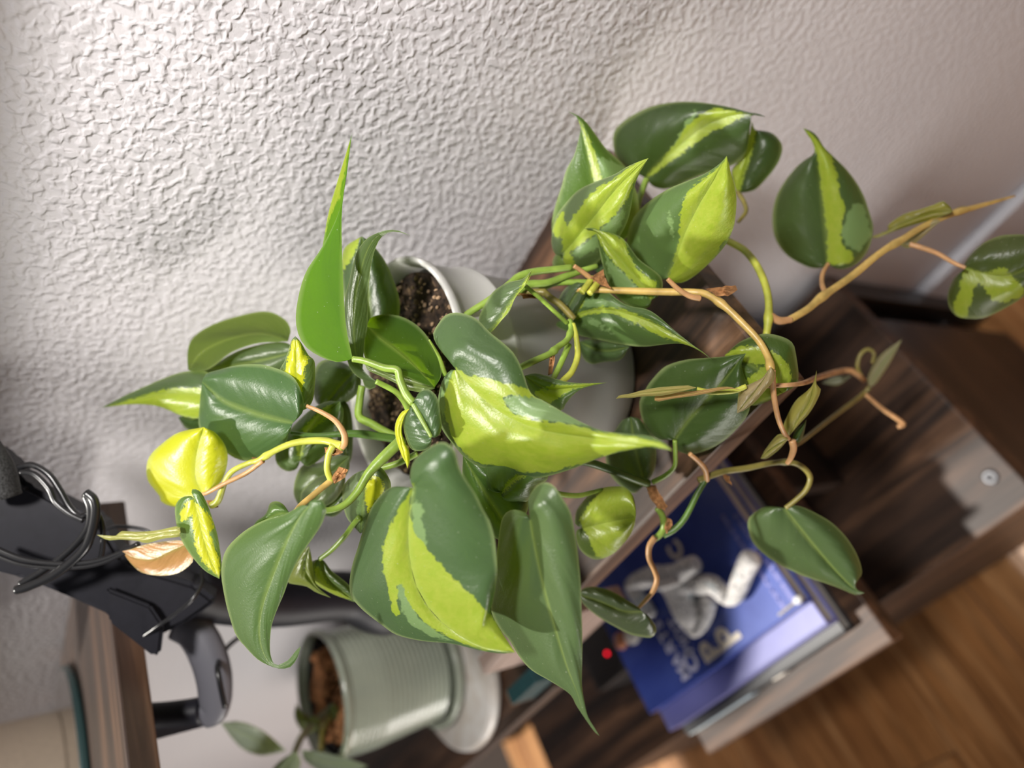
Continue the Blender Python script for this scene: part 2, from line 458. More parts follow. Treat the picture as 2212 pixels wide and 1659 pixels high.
def stem(pts, d0, d1, r, mat, parent, name='stem', n=36, label=None, knots=()):
    """pts px; distance runs from d0 to d1 (or listed); r in px at that distance"""
    k = len(pts)
    ds = d0 if hasattr(d0, '__len__') else np.linspace(d0, d1, k)
    C = catmull([(p[0], p[1], dd * 4000) for p, dd in zip(pts, ds)], n)
    W_ = [P(c[0], c[1], c[2] / 4000) for c in C]
    rr = r if hasattr(r, '__len__') else [r, r]
    rad = [np.interp(i / (n - 1), np.linspace(0, 1, len(rr)), rr) * C[i][2] / 4000 / F for i in range(n)]
    for kn in knots:                                   # swollen nodes
        for i in range(n): rad[i] *= 1 + 0.35 * math.exp(-((i / (n - 1) - kn) / 0.025) ** 2)
    bm = bmesh.new(); tube_bm(bm, W_, rad, 10)
    o = from_bm(name, bm, mat, parent, None, True)
    if label: o['label'] = label
    return o
def dry(poly, d, parent, name='dry_sheath', thick=0.0009):
    """crumpled dry scrap"""
    bm = bmesh.new(); n = len(poly)
    cx = sum(p[0] for p in poly) / n; cy = sum(p[1] for p in poly) / n
    pts = []
    for i in range(n):
        a, b = poly[i], poly[(i + 1) % n]
        for k in range(3):
            t = k / 3
            pts.append((a[0] + (b[0] - a[0]) * t + random.uniform(-1.5, 1.5), a[1] + (b[1] - a[1]) * t + random.uniform(-1.5, 1.5)))
    rings = []
    for f, dz in ((1.0, 0), (0.6, -0.0012), (0.25, 0.0006)):
        rings.append([bm.verts.new(P(cx + (x - cx) * f, cy + (y - cy) * f, d + dz + random.uniform(-0.0012, 0.0012))) for x, y in pts])
    c = bm.verts.new(P(cx, cy, d)); m = len(pts)
    for a, b in zip(rings, rings[1:]):
        for k in range(m): bm.faces.new((a[k], a[(k + 1) % m], b[(k + 1) % m], b[k]))
    for k in range(m): bm.faces.new((rings[-1][k], rings[-1][(k + 1) % m], c))
    bmesh.ops.solidify(bm, geom=bm.faces[:], thickness=thick)
    return from_bm(name, bm, DRY, parent, None, True)
# ---------------------------------------------------------------- the potted philodendron
PC = Vector((-0.273, 0.249, 0)); zr = Z(-0.195)
az = ray(868, 812); hs = 0.372 / math.hypot(az[0], az[1])
PC = Vector((az[0] * hs, az[1] * hs, ZU))
plant = thing('potted_philodendron', PC, 'trailing variegated philodendron with green and lime heart leaves in a translucent white plastic pot', 'plant')
a = N('translucent white plastic'); c = a.coords(); nz = a.noise(c, 14, 2)
pp = a.principled(a.ramp(nz, [(0.3, (0.58, 0.575, 0.55)), (0.7, (0.64, 0.635, 0.61))]), 0.33, 0.5)
tl = a.n('ShaderNodeBsdfTranslucent', ins={0: (0.62, 0.62, 0.6)})
M['potwhite'] = a.done(a.n('ShaderNodeMixShader', ins={0: 0.3, 1: pp, 2: tl}))
Rr, Rb, Hh = 0.0660, 0.0560, zr - ZU
def pr(t): return Rb + (Rr - Rb) * t
lathe('pot', [(0, 0.0006), (Rb - 0.004, 0.0006), (Rb, 0.004), (pr(.70), Hh * .70), (pr(.72) + .0022, Hh * .725), (pr(.74) + .0022, Hh * .74), (pr(.75) + .0005, Hh * .755), (Rr - .001, Hh - .007), (Rr + .0018, Hh - .005), (Rr + .0022, Hh - .001), (Rr + .001, Hh), (Rr - .0012, Hh - .0015),
              (Rr - .003, Hh - .008), (pr(.5) - .0022, Hh * .5), (Rb - .004, 0.004), (0, 0.004)], PC, M['potwhite'], plant, 96)
# soil: lumpy disc
a = N('potting soil'); c = a.coords(); v = a.n('ShaderNodeTexVoronoi', ins={'Vector': c, 'Scale': 330.0}); nz = a.noise(c, 260, 4)
cc = a.ramp(nz, [(0.35, (0.008, 0.006, 0.005)), (0.6, (0.035, 0.022, 0.014)), (0.75, (0.14, 0.09, 0.05))])
M['soil'] = a.done(a.principled(cc, 0.9, 0.15, normal=a.bump(nz, 0.9, 0.002)))
M['soilbit'] = simple('soil granule', (0.20, 0.13, 0.075), 0.85, var=0.6, vs=90)
def lumpy_disc(name, c, R, amp, mat, parent, scale=120, n=40):
    bm = bmesh.new(); rings = []
    for k in range(n + 1):
        r = R * k / n; m = 64
        row = []
        for q in range(m):
            an = 2 * math.pi * q / m; p = Vector((c.x + r * math.cos(an), c.y + r * math.sin(an), c.z))
            p.z += amp * (noise.noise(p * scale) + 0.5 * noise.noise(p * scale * 2.3)); row.append(bm.verts.new(p))
            if k == 0: row = [row[0]] * m; break
        rings.append(row)
    for a_, b_ in zip(rings, rings[1:]):
        for q in range(64):
            f = [a_[q], b_[q], b_[(q + 1) % 64], a_[(q + 1) % 64]]
            f = list(dict.fromkeys(f))
            if len(f) > 2: bm.faces.new(f)
    for q in range(64):
        pass
    low = [bm.verts.new((v_.co.x, v_.co.y, c.z - 0.01)) for v_ in rings[-1]]
    for q in range(64): bm.faces.new((rings[-1][q], low[q], low[(q + 1) % 64], rings[-1][(q + 1) % 64]))
    bmesh.ops.recalc_face_normals(bm, faces=bm.faces)
    return from_bm(name, bm, mat, parent, None, True)
zs = zr - 0.010
lumpy_disc('soil', Vector((PC.x, PC.y, zs)), pr(.90) - 0.005, 0.0045, M['soil'], plant)
def grains(name, c, R, num, mat, parent, s0, s1, dz):
    bm = bmesh.new()
    for _ in range(num):
        r = R * math.sqrt(random.random()); an = random.random() * 6.283; s = random.uniform(s0, s1)
        mt = Matrix.Translation((c.x + r * math.cos(an), c.y + r * math.sin(an), c.z + random.uniform(0, dz))) @ Matrix.Rotation(random.random() * 6, 4, Vector((random.random(), random.random(), 1)).normalized()) @ Matrix.Diagonal((s, s * random.uniform(.5, 1), s * random.uniform(.5, .9), 1))
        bmesh.ops.create_icosphere(bm, subdivisions=1, radius=1, matrix=mt)
    o = from_bm(name, bm, mat, parent); o['kind'] = 'stuff'; return o
grains('soil_granules', Vector((PC.x, PC.y, zs)), pr(.9) - 0.008, 420, M['soilbit'], plant, 0.0006, 0.0018, 0.003)

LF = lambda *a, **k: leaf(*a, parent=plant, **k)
DK = (0.028, 0.075, 0.018); MD = (0.055, 0.125, 0.035); BR = (0.10, 0.24, 0.015); GY = (0.075, 0.125, 0.060)
# --- tall upright leaf, back-lit
LF([(762,775),(730,783),(690,770),(656,745),(640,705),(642,655),(660,590),(698,530),(735,450),(748,370),(760,291)],
   [(762,777),(740,740),(705,655),(694,570),(702,500),(712,450),(728,395),(748,330),(760,291)],
   [(762,776),(747,700),(741,600),(738,500),(740,440),(750,370),(760,291)], d=0.335, g=(-.0001,.00002), e=(-.006,.016), rip=.0002, bul=(.0015,-.002),
   lime=[(694,500),(712,440),(730,370),(752,300),(757,300),(743,380),(732,430),(712,470),(701,508)], col=(0.10, 0.31, 0.0), under=True, label='tall upright leaf, bright green and lit from behind')
# --- long narrow leaf with hooked tip
LF([(812,824),(786,822),(765,808),(752,786),(745,740),(743,700),(745,643),(755,603),(765,562),(776,535),(795,514),(817,503),(839,497),(862,499),(888,510)],
   [(812,824),(812,836),(800,842),(789,838),(783,815),(786,760),(794,700),(795,657),(797,616),(802,570),(811,537),(822,515),(839,503),(862,502),(888,510)],
   [(812,824),(785,800),(768,760),(764,700),(768,640),(782,575),(796,535),(815,510),(839,500),(862,501),(888,510)], d=0.355, e=(.004,.012), bul=(.004,-.001), col=(0.09,0.16,0.06), label='long narrow leaf with a hooked tip')
# --- broad leaf behind it
LF([(803,718),(770,700),(745,650),(738,600),(738,560),(745,535),(765,520),(782,511)],
   [(803,718),(840,712),(860,690),(863,650),(850,605),(832,565),(810,535),(795,520),(782,511)],
   [(803,718),(798,660),(790,600),(786,550),(782,511)], d=0.395, e=(.004,.01), lime=[(736,545),(755,522),(778,512),(768,545),(745,578),(736,600)], col=DK)
# --- dark cupped leaf over the soil
LF([(939,837),(912,829),(871,813),(830,805),(801,794),(787,769),(787,740),(792,705)],
   [(939,837),(953,812),(951,778),(936,748),(920,723),(898,701),(871,686),(844,680),(817,681),(800,688),(792,705)],
   [(939,837),(905,800),(860,760),(820,730),(792,705)], d=0.350, g=(-.00005,-.0003), e=(.0,.004), bul=(.0,-.006), col=(0.035,0.12,0.004), under=True)
LF([(939,840),(915,848),(880,842),(850,826),(820,812),(795,800),(787,785)],[(939,836),(912,826),(871,812),(840,806),(812,798),(787,785)],[(939,838),(900,832),(850,815),(787,785)], d=0.343, col=(0.14,0.22,0.06), e=(.002,.0))
# --- left group
LF([(622,738),(628,712),(612,688),(572,673),(504,686),(450,706),(415,732),(405,762),(406,800)],
   [(622,738),(600,739),(553,743),(500,762),(458,794),(430,803),(406,800)],
   [(622,737),(560,722),(490,735),(435,762),(406,800)], d=0.415, g=(-.00012,-.0002), col=(0.13,0.21,0.055), under=True, e=(.01,.004), bul=(-.004,.001))
LF([(640,760),(622,742),(590,740),(540,750),(500,765),(460,790),(430,802)],[(640,760),(610,800),(540,830),(480,822),(440,808),(430,802)],[(640,760),(580,775),(500,790),(430,802)], d=0.420, col=GY)
LF([(480,860),(476,825),(440,802),(400,803),(365,813),(320,832),(270,855),(219,881)],
   [(480,860),(470,895),(430,905),(395,900),(360,885),(330,876),(280,874),(219,881)],
   [(480,860),(420,850),(350,850),(280,866),(219,881)], d=0.418, g=(-.0001,.0), e=(.008,.006), lime=[(230,880),(300,858),(350,842),(400,838),(440,838),(450,905),(395,902),(355,888),(300,876)], col=(0.07,0.13,0.055))
LF([(455,880),(430,885),(405,895),(385,902)],[(455,880),(450,925),(425,935),(400,925),(385,902)],[(455,880),(420,905),(385,902)], d=0.43, col=DK)
LF([(632,915),(655,888),(652,850),(630,812),(580,791),(542,787),(504,791),(471,800),(445,808),(436,826)],
   [(632,915),(622,945),(612,967),(585,984),(539,996),(512,992),(485,976),(450,950),(430,922),(431,875),(434,845),(436,826)],
   [(632,915),(590,905),(540,890),(480,865),(436,826)], d=0.375, g=(-.00022,.00012), e=(.004,.010), bul=(.006,.007), wav=.0012, col=(0.055,0.145,0.045), label='broad dark leaf with a scarred ragged edge', na=12)
LF([(645,876),(634,888),(618,884),(602,862),(599,835),(604,800),(615,780),(623,757),(630,735),(638,727)],
   [(645,876),(648,886),(661,884),(675,867),(680,835),(681,808),(679,780),(666,767),(650,740),(638,727)],
   [(645,876),(641,840),(640,800),(640,760),(638,727)], d=0.350, e=(.003,.008), bul=(.003,.002), lime=[(645,735),(658,767),(668,776),(658,794),(657,821),(650,848),(645,873),(634,856),(620,829),(615,800),(624,767),(632,735)], col=(0.10,0.19,0.07), hot=.85)
LF([(437,1066),(420,1090),(380,1096),(350,1086),(345,1073),(335,1060),(320,1040),(316,1015),(322,988),(345,963),(385,935),(440,923)],
   [(437,1066),(460,1055),(478,1040),(489,1012),(492,985),(485,960),(465,935),(440,923)],
   [(437,1066),(422,1030),(425,980),(440,923)], d=0.385, g=(-.0001,.0001), e=(.006,.008), lime=[(300,900),(520,900),(520,1120),(300,1120)], col=MD, label='lime yellow leaf at the left', hot=.85)
LF([(419,1077),(412,1072),(393,1075),(380,1090),(378,1110),(385,1150),(400,1182),(423,1213),(445,1235),(474,1251)],
   [(419,1077),(413,1060),(422,1057),(435,1065),(448,1090),(458,1118),(469,1153),(476,1194),(478,1225),(474,1251)],
   [(419,1077),(428,1115),(440,1165),(455,1210),(474,1251)], d=0.360, e=(.004,.006), bul=(.003,.003), lime=[(418,1080),(434,1096),(458,1118),(463,1145),(450,1148),(464,1183),(474,1210),(475,1248),(447,1224),(426,1194),(418,1156),(415,1113),(393,1129),(390,1113),(401,1086)], pale=[(440,1100),(470,1110),(480,1200),(462,1190),(450,1150)], col=(0.11,0.25,0.045), hot=.85)
LF([(390,1150),(385,1137),(340,1146),(298,1149),(258,1148),(256,1156),(222,1160),(209,1156)],[(390,1150),(388,1160),(353,1164),(317,1174),(298,1169),(260,1166),(233,1167),(209,1156)],
   [(390,1150),(340,1155),(290,1160),(209,1156)], d=0.372, e=(.004,.004), col=(0.44,0.50,0.13), name='new_leaf', nt=20, na=6)
LF([(405,1175),(391,1168),(370,1168),(317,1176),(282,1187),(263,1191)],[(405,1175),(418,1206),(407,1224),(380,1240),(342,1244),(306,1237),(284,1219),(263,1191)],
   [(405,1175),(370,1190),(330,1208),(290,1205),(263,1191)], d=0.385, e=(.003,.006), bul=(.0,-.004), col=(0.62,0.36,0.14), name='new_leaf', label='peach coloured young leaf', nt=22, na=7)
LF([(666,1094),(651,1092),(613,1113),(580,1121),(550,1134),(521,1153),(493,1181),(481,1208),(478,1243),(485,1289),(495,1330),(510,1373),(531,1399),(558,1426),(591,1442),(613,1445),(629,1440),(643,1420),(650,1397)],
   [(666,1094),(667,1086),(681,1080),(697,1083),(705,1099),(701,1118),(689,1143),(667,1175),(645,1208),(626,1248),(613,1284),(596,1324),(586,1357),(583,1400),(587,1425),(595,1437),(606,1435),(624,1425),(640,1405),(650,1397)],
   [(666,1094),(645,1120),(618,1175),(590,1245),(565,1320),(562,1385),(580,1430),(608,1441),(633,1424),(650,1397)], d=0.330, g=(-.00018,.00010), e=(.010,.010), bul=(.005,.004), col=(0.085,0.185,0.055), wav=.001, rip=.0014, rk=24, label='drooping mid green leaf with a curled tip', nt=48, na=12)
LF([(625,1108),(612,1090),(597,1083),(583,1088),(578,1103),(570,1115),(555,1125),(548,1135)],[(625,1108),(600,1125),(570,1138),(548,1135)],[(625,1108),(590,1115),(548,1135)], d=0.365, col=(0.09,0.20,0.04), nt=18, na=6)
LF([(668,1180),(640,1200),(618,1240),(622,1259),(661,1267),(683,1280),(715,1292)],[(668,1180),(674,1210),(680,1254),(692,1273),(715,1292)],[(668,1180),(660,1230),(683,1270),(715,1292)], d=0.385, col=(0.26,0.36,0.07), nt=22, na=7)
LF([(690,1208),(673,1215),(673,1245),(685,1264),(720,1284),(765,1301)],[(690,1208),(700,1212),(716,1233),(735,1248),(757,1268),(775,1301)],[(690,1208),(703,1245),(730,1272),(768,1300)], d=0.388, e=(.004,.002), col=(0.09,0.17,0.05), lime=[(680,1225),(690,1225),(710,1262),(760,1295),(720,1290),(680,1260)], nt=22, na=7)
# --- giant half lime leaf
LF([(893,1053),(884,1054),(862,1051),(843,1054),(824,1069),(803,1096),(786,1140),(773,1183),(761,1221),(755,1256),(757,1285),(768,1302),(789,1323),(824,1350),(857,1372),(911,1385),(960,1389),(986,1393),(1040,1406),(1081,1412),(1113,1410)],
   [(893,1053),(886,1038),(888,1012),(898,991),(917,974),(938,961),(957,955),(976,966),(986,985),(992,1010),(1009,1040),(1028,1069),(1044,1102),(1058,1127),(1069,1168),(1073,1217),(1072,1258),(1065,1298),(1060,1320),(1072,1345),(1086,1369),(1113,1410)],
   [(893,1053),(884,1110),(882,1165),(888,1225),(903,1275),(935,1325),(980,1365),(1040,1397),(1113,1410)], d=0.312, g=(-.00016,.00012), e=(.012,.006), bul=(.008,.007),
   lime=[(893,1045),(885,1077),(886,1113),(896,1151),(925,1189),(952,1221),(992,1257),(1033,1300),(1060,1330),(1090,1369),(1118,1412),(1040,1403),(986,1386),(945,1365),(905,1335),(882,1300),(868,1260),(858,1262),(860,1330),(848,1320),(842,1285),(832,1250),(826,1194),(836,1151),(860,1102),(882,1067)],
   pale=[[(893,1053),(886,1077),(911,1086),(916,1102),(908,1120),(918,1150),(925,1189),(890,1160)],[(851,1230),(870,1250),(885,1300),(910,1340),(950,1368),(985,1388),(930,1375),(890,1350),(868,1320),(858,1280)]],
   col=(0.055,0.125,0.050), wav=.0015, label='large heart shaped leaf with a lime sector down its middle', nt=60, na=18)
LF([(1145,1125),(1144,1117),(1134,1108),(1118,1102),(1102,1103),(1088,1114),(1080,1140),(1073,1200),(1066,1270),(1061,1320),(1081,1361),(1100,1383),(1121,1418),(1148,1448),(1189,1472),(1230,1499),(1246,1526),(1268,1559),(1284,1581),(1295,1590)],
   [(1145,1125),(1143,1108),(1141,1081),(1151,1060),(1167,1045),(1183,1043),(1200,1054),(1216,1079),(1232,1106),(1240,1141),(1246,1176),(1250,1212),(1254,1258),(1256,1312),(1258,1380),(1257,1450),(1257,1480),(1262,1515),(1270,1548),(1284,1572),(1295,1590)],
   [(1145,1125),(1151,1160),(1165,1230),(1183,1300),(1203,1370),(1225,1440),(1248,1500),(1262,1545),(1295,1590)], d=0.310, g=(-.00020,.00010), e=(.012,.010), bul=(.007,.006),   col=(0.085,0.165,0.065), wav=.0018, rip=.0022, rk=20, label='long glossy green heart leaf at the bottom of the plant', nt=60, na=18)
LF([(1000,985),(1040,1000),(1090,1030),(1140,1080),(1130,1130),(1115,1170)],[(1000,985),(1000,1040),(1020,1100),(1055,1150),(1085,1170),(1115,1170)],[(1000,985),(1050,1070),(1115,1170)], d=0.352, col=(0.045,0.12,0.015), nt=24, na=8)
LF([(1083,1064),(1067,1065),(1050,1057),(1039,1035),(1036,1006),(1055,985),(1100,975),(1150,980)],[(1083,1064),(1083,1076),(1090,1087),(1104,1093),(1124,1091),(1145,1078),(1158,1054),(1183,1035),(1180,1000),(1150,980)],
   [(1083,1064),(1103,1042),(1130,1018),(1150,980)], d=0.338, e=(.004,.006), bul=(.004,.004), lime=[(1083,1063),(1095,1043),(1120,1022),(1142,1026),(1110,1043),(1088,1066)], col=(0.06,0.135,0.03), nt=30)
# --- the big bright leaf in the middle
LF([(986,800),(980,792),(974,780),(952,758),(938,734),(936,718),(944,704),(958,685),(972,677),(993,676),(1018,683),(1034,693),(1058,718),(1088,742),(1110,764),(1126,794),(1140,837),(1153,856),(1170,864),(1189,875),(1222,894),(1263,916),(1306,932),(1358,938),(1404,943),(1431,954),(1453,974)],
   [(986,800),(976,799),(963,810),(953,829),(947,856),(946,889),(950,916),(961,938),(980,962),(1001,986),(1023,1003),(1048,1012),(1088,1016),(1129,1030),(1160,1034),(1195,1026),(1240,1012),(1276,997),(1322,981),(1371,970),(1412,964),(1434,968),(1453,974)],
   [(986,800),(1012,832),(1055,872),(1110,908),(1170,930),(1250,943),(1350,957),(1453,974)], d=0.305, g=(-.00016,.00010), e=(.014,.008), bul=(.004,.008),
   lime=[(984,796),(1015,813),(1045,813),(1075,826),(1104,829),(1140,842),(1165,862),(1112,853),(1085,861),(1107,894),(1154,908),(1208,913),(1249,922),(1306,936),(1370,943),(1431,957),(1455,975),(1412,963),(1322,978),(1245,1004),(1200,1019),(1129,1023),(1088,1008),(1048,1004),(1010,985),(975,945),(962,905),(960,860),(972,820)],
   pale=[[(948,870),(955,830),(972,805),(980,802),(968,850),(962,890),(962,930)],[(1085,861),(1115,851),(1165,858),(1215,885),(1270,918),(1200,914),(1107,896)]],
   col=(0.060,0.130,0.052), wav=.0014, rip=.0011, rk=30, label='largest leaf, lime with a grey green lobe, over the pot', nt=64, na=18)
LF([(1133,812),(1154,807),(1181,812),(1208,821),(1230,826),(1263,828),(1313,827)],[(1133,812),(1150,860),(1200,882),(1214,889),(1222,873),(1241,851),(1263,838),(1290,831),(1313,827)],[(1133,812),(1180,840),(1240,838),(1313,827)], d=0.352, g=(-.00013,.0001), e=(.004,.004), lime=[(1150,850),(1190,833),(1225,832),(1305,827),(1241,840),(1212,856),(1187,874)], col=(0.085,0.175,0.05), nt=24)
LF([(1133,617),(1140,605),(1149,583),(1138,596),(1126,604),(1096,611),(1066,630),(1048,657),(1034,690),(1040,725)],[(1133,617),(1148,592),(1136,615),(1120,634),(1110,650),(1101,672),(1083,693),(1061,718),(1040,725)],
   [(1133,617),(1112,640),(1093,668),(1068,705),(1040,725)], d=0.362, e=(.006,-.004), bul=(.002,.0), lime=[(1150,580),(1150,600),(1110,655),(1070,718),(1060,720),(1100,660)], col=(0.085,0.15,0.07))
LF([(932,945),(939,946),(950,938),(954,921),(951,894),(947,867),(939,851),(923,841),(906,848),(896,864),(889,876)],[(932,945),(932,957),(923,970),(904,975),(888,970),(877,948),(871,921),(874,902),(889,876)],
   [(932,945),(912,910),(889,876)], d=0.332, e=(.003,.003), bul=(.003,.003), col=(0.06,0.13,0.055), nt=28)
LF([(884,884),(868,890),(855,912),(853,935),(858,958),(868,985),(876,1000),(880,1013)],[(884,884),(874,900),(868,930),(874,955),(884,975),(885,998),(880,1013)],[(884,884),(864,920),(868,960),(880,1013)], d=0.340, lime=[(830,860),(900,860),(900,1020),(830,1020)], col=MD, hot=.85, nt=20, na=6)
LF([(800,1012),(770,1022),(745,1045),(739,1072),(744,1105),(754,1126),(778,1153)],[(800,1012),(822,1010),(838,1029),(845,1050),(840,1080),(820,1120),(795,1145),(778,1153)],[(800,1012),(788,1060),(782,1110),(778,1153)], d=0.365, lime=[(792,1040),(811,1027),(827,1042),(830,1064),(811,1083),(796,1110),(789,1080),(788,1056)], pale=[(795,1050),(786,1060),(788,1110),(780,1150),(770,1110),(778,1040)], col=(0.10,0.165,0.08), hot=.85)
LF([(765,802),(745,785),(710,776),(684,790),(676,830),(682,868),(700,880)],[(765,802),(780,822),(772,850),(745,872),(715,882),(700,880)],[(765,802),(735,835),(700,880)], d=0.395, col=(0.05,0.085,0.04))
LF([(648,996),(640,1014),(618,1018),(597,1000),(598,965),(630,925),(668,888),(705,868),(735,868)],[(648,996),(665,1008),(692,992),(718,962),(736,925),(742,890),(735,868)],[(648,996),(652,965),(675,925),(710,890),(735,868)], d=0.388, e=(.006,.004), lime=[(700,880),(722,872),(705,905),(665,935),(652,985),(646,994),(640,968),(655,925)], col=(0.075,0.155,0.04))
LF([(755,985),(725,985),(690,1000),(655,1005),(638,1035),(635,1070),(650,1100)],[(755,985),(752,1020),(722,1060),(690,1095),(665,1105),(650,1100)],[(755,985),(710,1030),(650,1100)], d=0.400, col=(0.085,0.14,0.05))
LF([(742,1010),(715,1020),(680,1035),(652,1062),(650,1090),(655,1110)],[(742,1010),(745,1045),(725,1080),(690,1100),(655,1110)],[(742,1010),(700,1055),(655,1110)], d=0.393, col=(0.10,0.15,0.065))
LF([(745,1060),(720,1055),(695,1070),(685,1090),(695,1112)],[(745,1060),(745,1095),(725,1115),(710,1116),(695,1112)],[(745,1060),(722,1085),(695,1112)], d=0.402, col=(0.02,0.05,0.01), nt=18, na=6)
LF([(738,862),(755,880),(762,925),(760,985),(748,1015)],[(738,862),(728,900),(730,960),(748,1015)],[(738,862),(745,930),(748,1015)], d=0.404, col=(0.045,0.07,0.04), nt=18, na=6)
# --- upper right cluster
LF([(1290,560),(1240,566),(1200,545),(1192,498),(1194,466),(1202,436),(1212,406),(1223,368),(1240,336),(1250,300),(1254,273),(1245,249),(1225,241)],
   [(1290,560),(1335,530),(1367,500),(1378,471),(1380,444),(1376,417),(1364,390),(1353,363),(1334,344),(1307,319),(1286,290),(1267,265),(1247,249),(1225,241)],
   [(1290,560),(1290,480),(1284,400),(1268,330),(1256,285),(1246,254),(1225,241)], d=0.405, g=(-.0001,.0001), e=(-.004,.012), bul=(.002,.004), lime=[(1252,262),(1267,285),(1278,317),(1289,341),(1297,374),(1304,395),(1284,395),(1277,363),(1272,336),(1264,303)], pale=[(1289,340),(1312,345),(1360,368),(1360,400),(1305,400)], col=(0.07,0.175,0.018))
LF([(1215,550),(1204,553),(1195,542),(1191,520),(1195,490),(1202,466),(1218,444),(1242,417),(1267,401),(1302,387),(1329,376),(1356,360),(1381,349),(1401,342)],
   [(1215,550),(1216,565),(1222,576),(1236,583),(1252,584),(1276,576),(1298,560),(1320,535),(1340,509),(1356,477),(1364,444),(1370,406),(1381,376),(1401,342)],
   [(1215,550),(1250,510),(1290,460),(1330,410),(1370,370),(1401,342)], d=0.372, g=(-.00016,.00016), e=(.006,.008), bul=(.005,.005),
   lime=[(1404,338),(1381,347),(1356,363),(1324,390),(1296,401),(1277,420),(1264,431),(1253,450),(1240,466),(1224,488),(1218,471),(1221,456),(1212,458),(1199,478),(1190,498),(1204,515),(1212,512),(1218,550),(1215,566),(1226,585),(1245,584),(1238,558),(1231,547),(1245,534),(1272,518),(1286,504),(1313,479),(1340,452),(1356,431),(1367,400),(1384,372)],
   pale=[(1235,545),(1272,520),(1313,481),(1345,452),(1352,465),(1335,500),(1300,530),(1270,550),(1250,560)], col=(0.105,0.175,0.075), label='lime splashed leaf of the upper right cluster', nt=44, na=12)
LF([(1397,387),(1386,379),(1364,368),(1345,357),(1329,336),(1324,308),(1326,287),(1340,268),(1367,249),(1400,233),(1435,224),(1475,220),(1516,222),(1557,228),(1589,235),(1617,243),(1638,246),(1654,253)],
   [(1397,387),(1410,403),(1435,409),(1462,403),(1489,390),(1530,374),(1576,360),(1595,349),(1611,330),(1617,303),(1620,271),(1622,251),(1638,250),(1654,253)],
   [(1397,387),(1430,350),(1475,310),(1520,275),(1560,257),(1605,247),(1654,253)], d=0.430, g=(-.0001,.00015), e=(.006,.008), bul=(.005,.004),
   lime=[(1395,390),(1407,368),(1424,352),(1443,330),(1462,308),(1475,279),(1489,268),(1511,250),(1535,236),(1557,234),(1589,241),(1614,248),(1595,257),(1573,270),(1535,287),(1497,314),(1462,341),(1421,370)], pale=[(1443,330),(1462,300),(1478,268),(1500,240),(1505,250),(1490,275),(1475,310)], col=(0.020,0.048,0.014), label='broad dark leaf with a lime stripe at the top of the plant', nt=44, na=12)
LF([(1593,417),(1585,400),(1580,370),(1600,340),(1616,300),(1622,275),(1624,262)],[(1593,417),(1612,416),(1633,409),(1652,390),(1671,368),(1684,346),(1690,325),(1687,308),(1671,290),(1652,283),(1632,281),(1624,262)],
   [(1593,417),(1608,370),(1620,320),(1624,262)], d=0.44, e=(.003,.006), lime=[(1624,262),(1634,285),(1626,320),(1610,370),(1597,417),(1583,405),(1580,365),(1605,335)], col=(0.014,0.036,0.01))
LF([(1442,601),(1421,607),(1402,604),(1381,588),(1364,566),(1355,539),(1355,512),(1364,479),(1381,455),(1408,431),(1443,409),(1475,395),(1516,379),(1543,363),(1560,349),(1570,337)],
   [(1442,601),(1447,608),(1454,610),(1473,611),(1497,599),(1524,577),(1551,550),(1570,525),(1584,493),(1589,466),(1591,431),(1587,401),(1579,374),(1574,352),(1570,337)],
   [(1442,601),(1462,555),(1482,500),(1512,440),(1545,385),(1570,337)], d=0.362, g=(-.00018,.00018), e=(.008,.006), bul=(.006,.005),
   lime=[(1441,603),(1451,580),(1456,553),(1465,525),(1467,485),(1473,444),(1481,422),(1500,401),(1530,379),(1557,357),(1572,335),(1584,374),(1595,417),(1594,466),(1583,501),(1568,520),(1555,537),(1548,552),(1524,579),(1497,602),(1473,614),(1450,612)], pale=[(1440,455),(1452,470),(1458,520),(1446,500)], col=(0.085,0.185,0.055), label='front leaf split half green and half lime', nt=44, na=12)
LF([(1407,648),(1406,657),(1396,667),(1377,669),(1352,658),(1331,640),(1314,612),(1305,585),(1297,553),(1290,515),(1283,498),(1262,494)],
   [(1407,648),(1420,642),(1430,626),(1431,607),(1420,590),(1380,560),(1356,527),(1340,512),(1313,501),(1286,493),(1262,494)],
   [(1407,648),(1388,615),(1355,578),(1318,535),(1292,505),(1262,494)], d=0.382, g=(-.0001,.0001), e=(.005,.003), lime=[(1280,495),(1313,502),(1351,520),(1358,547),(1375,580),(1402,602),(1418,608),(1415,634),(1405,647),(1381,623),(1351,592),(1324,568),(1300,532)], pale=[(1305,545),(1324,568),(1351,592),(1381,623),(1402,645),(1360,642),(1330,620),(1312,585)], col=(0.07,0.15,0.025))
LF([(1231,692),(1222,684),(1214,677),(1211,658),(1222,640),(1241,630),(1274,627),(1312,631),(1331,645),(1358,661),(1398,669),(1425,686),(1458,715),(1493,743),(1520,762),(1539,779)],
   [(1231,692),(1216,693),(1204,695),(1200,701),(1205,707),(1217,713),(1249,724),(1290,734),(1344,745),(1393,749),(1439,744),(1472,743),(1501,753),(1528,770),(1539,779)],
   [(1231,692),(1265,676),(1300,669),(1345,676),(1400,695),(1450,720),(1500,750),(1539,779)], d=0.372, g=(-.00018,.0001), e=(.006,.008), bul=(.004,.005),
   lime=[[(1231,690),(1263,672),(1303,663),(1344,667),(1385,683),(1425,704),(1466,728),(1493,745),(1525,768),(1466,738),(1425,727),(1385,706),(1344,684),(1317,676),(1276,678),(1249,687)],[(1233,686),(1243,660),(1262,646),(1257,665)]],
   pale=[[(1257,665),(1262,648),(1290,645),(1330,652),(1344,667),(1303,664)],[(1255,683),(1287,691),(1317,710),(1326,722),(1306,715),(1276,700)]], col=(0.065,0.145,0.035), label='pointed striped leaf hanging in front of the white pot', nt=44, na=12)
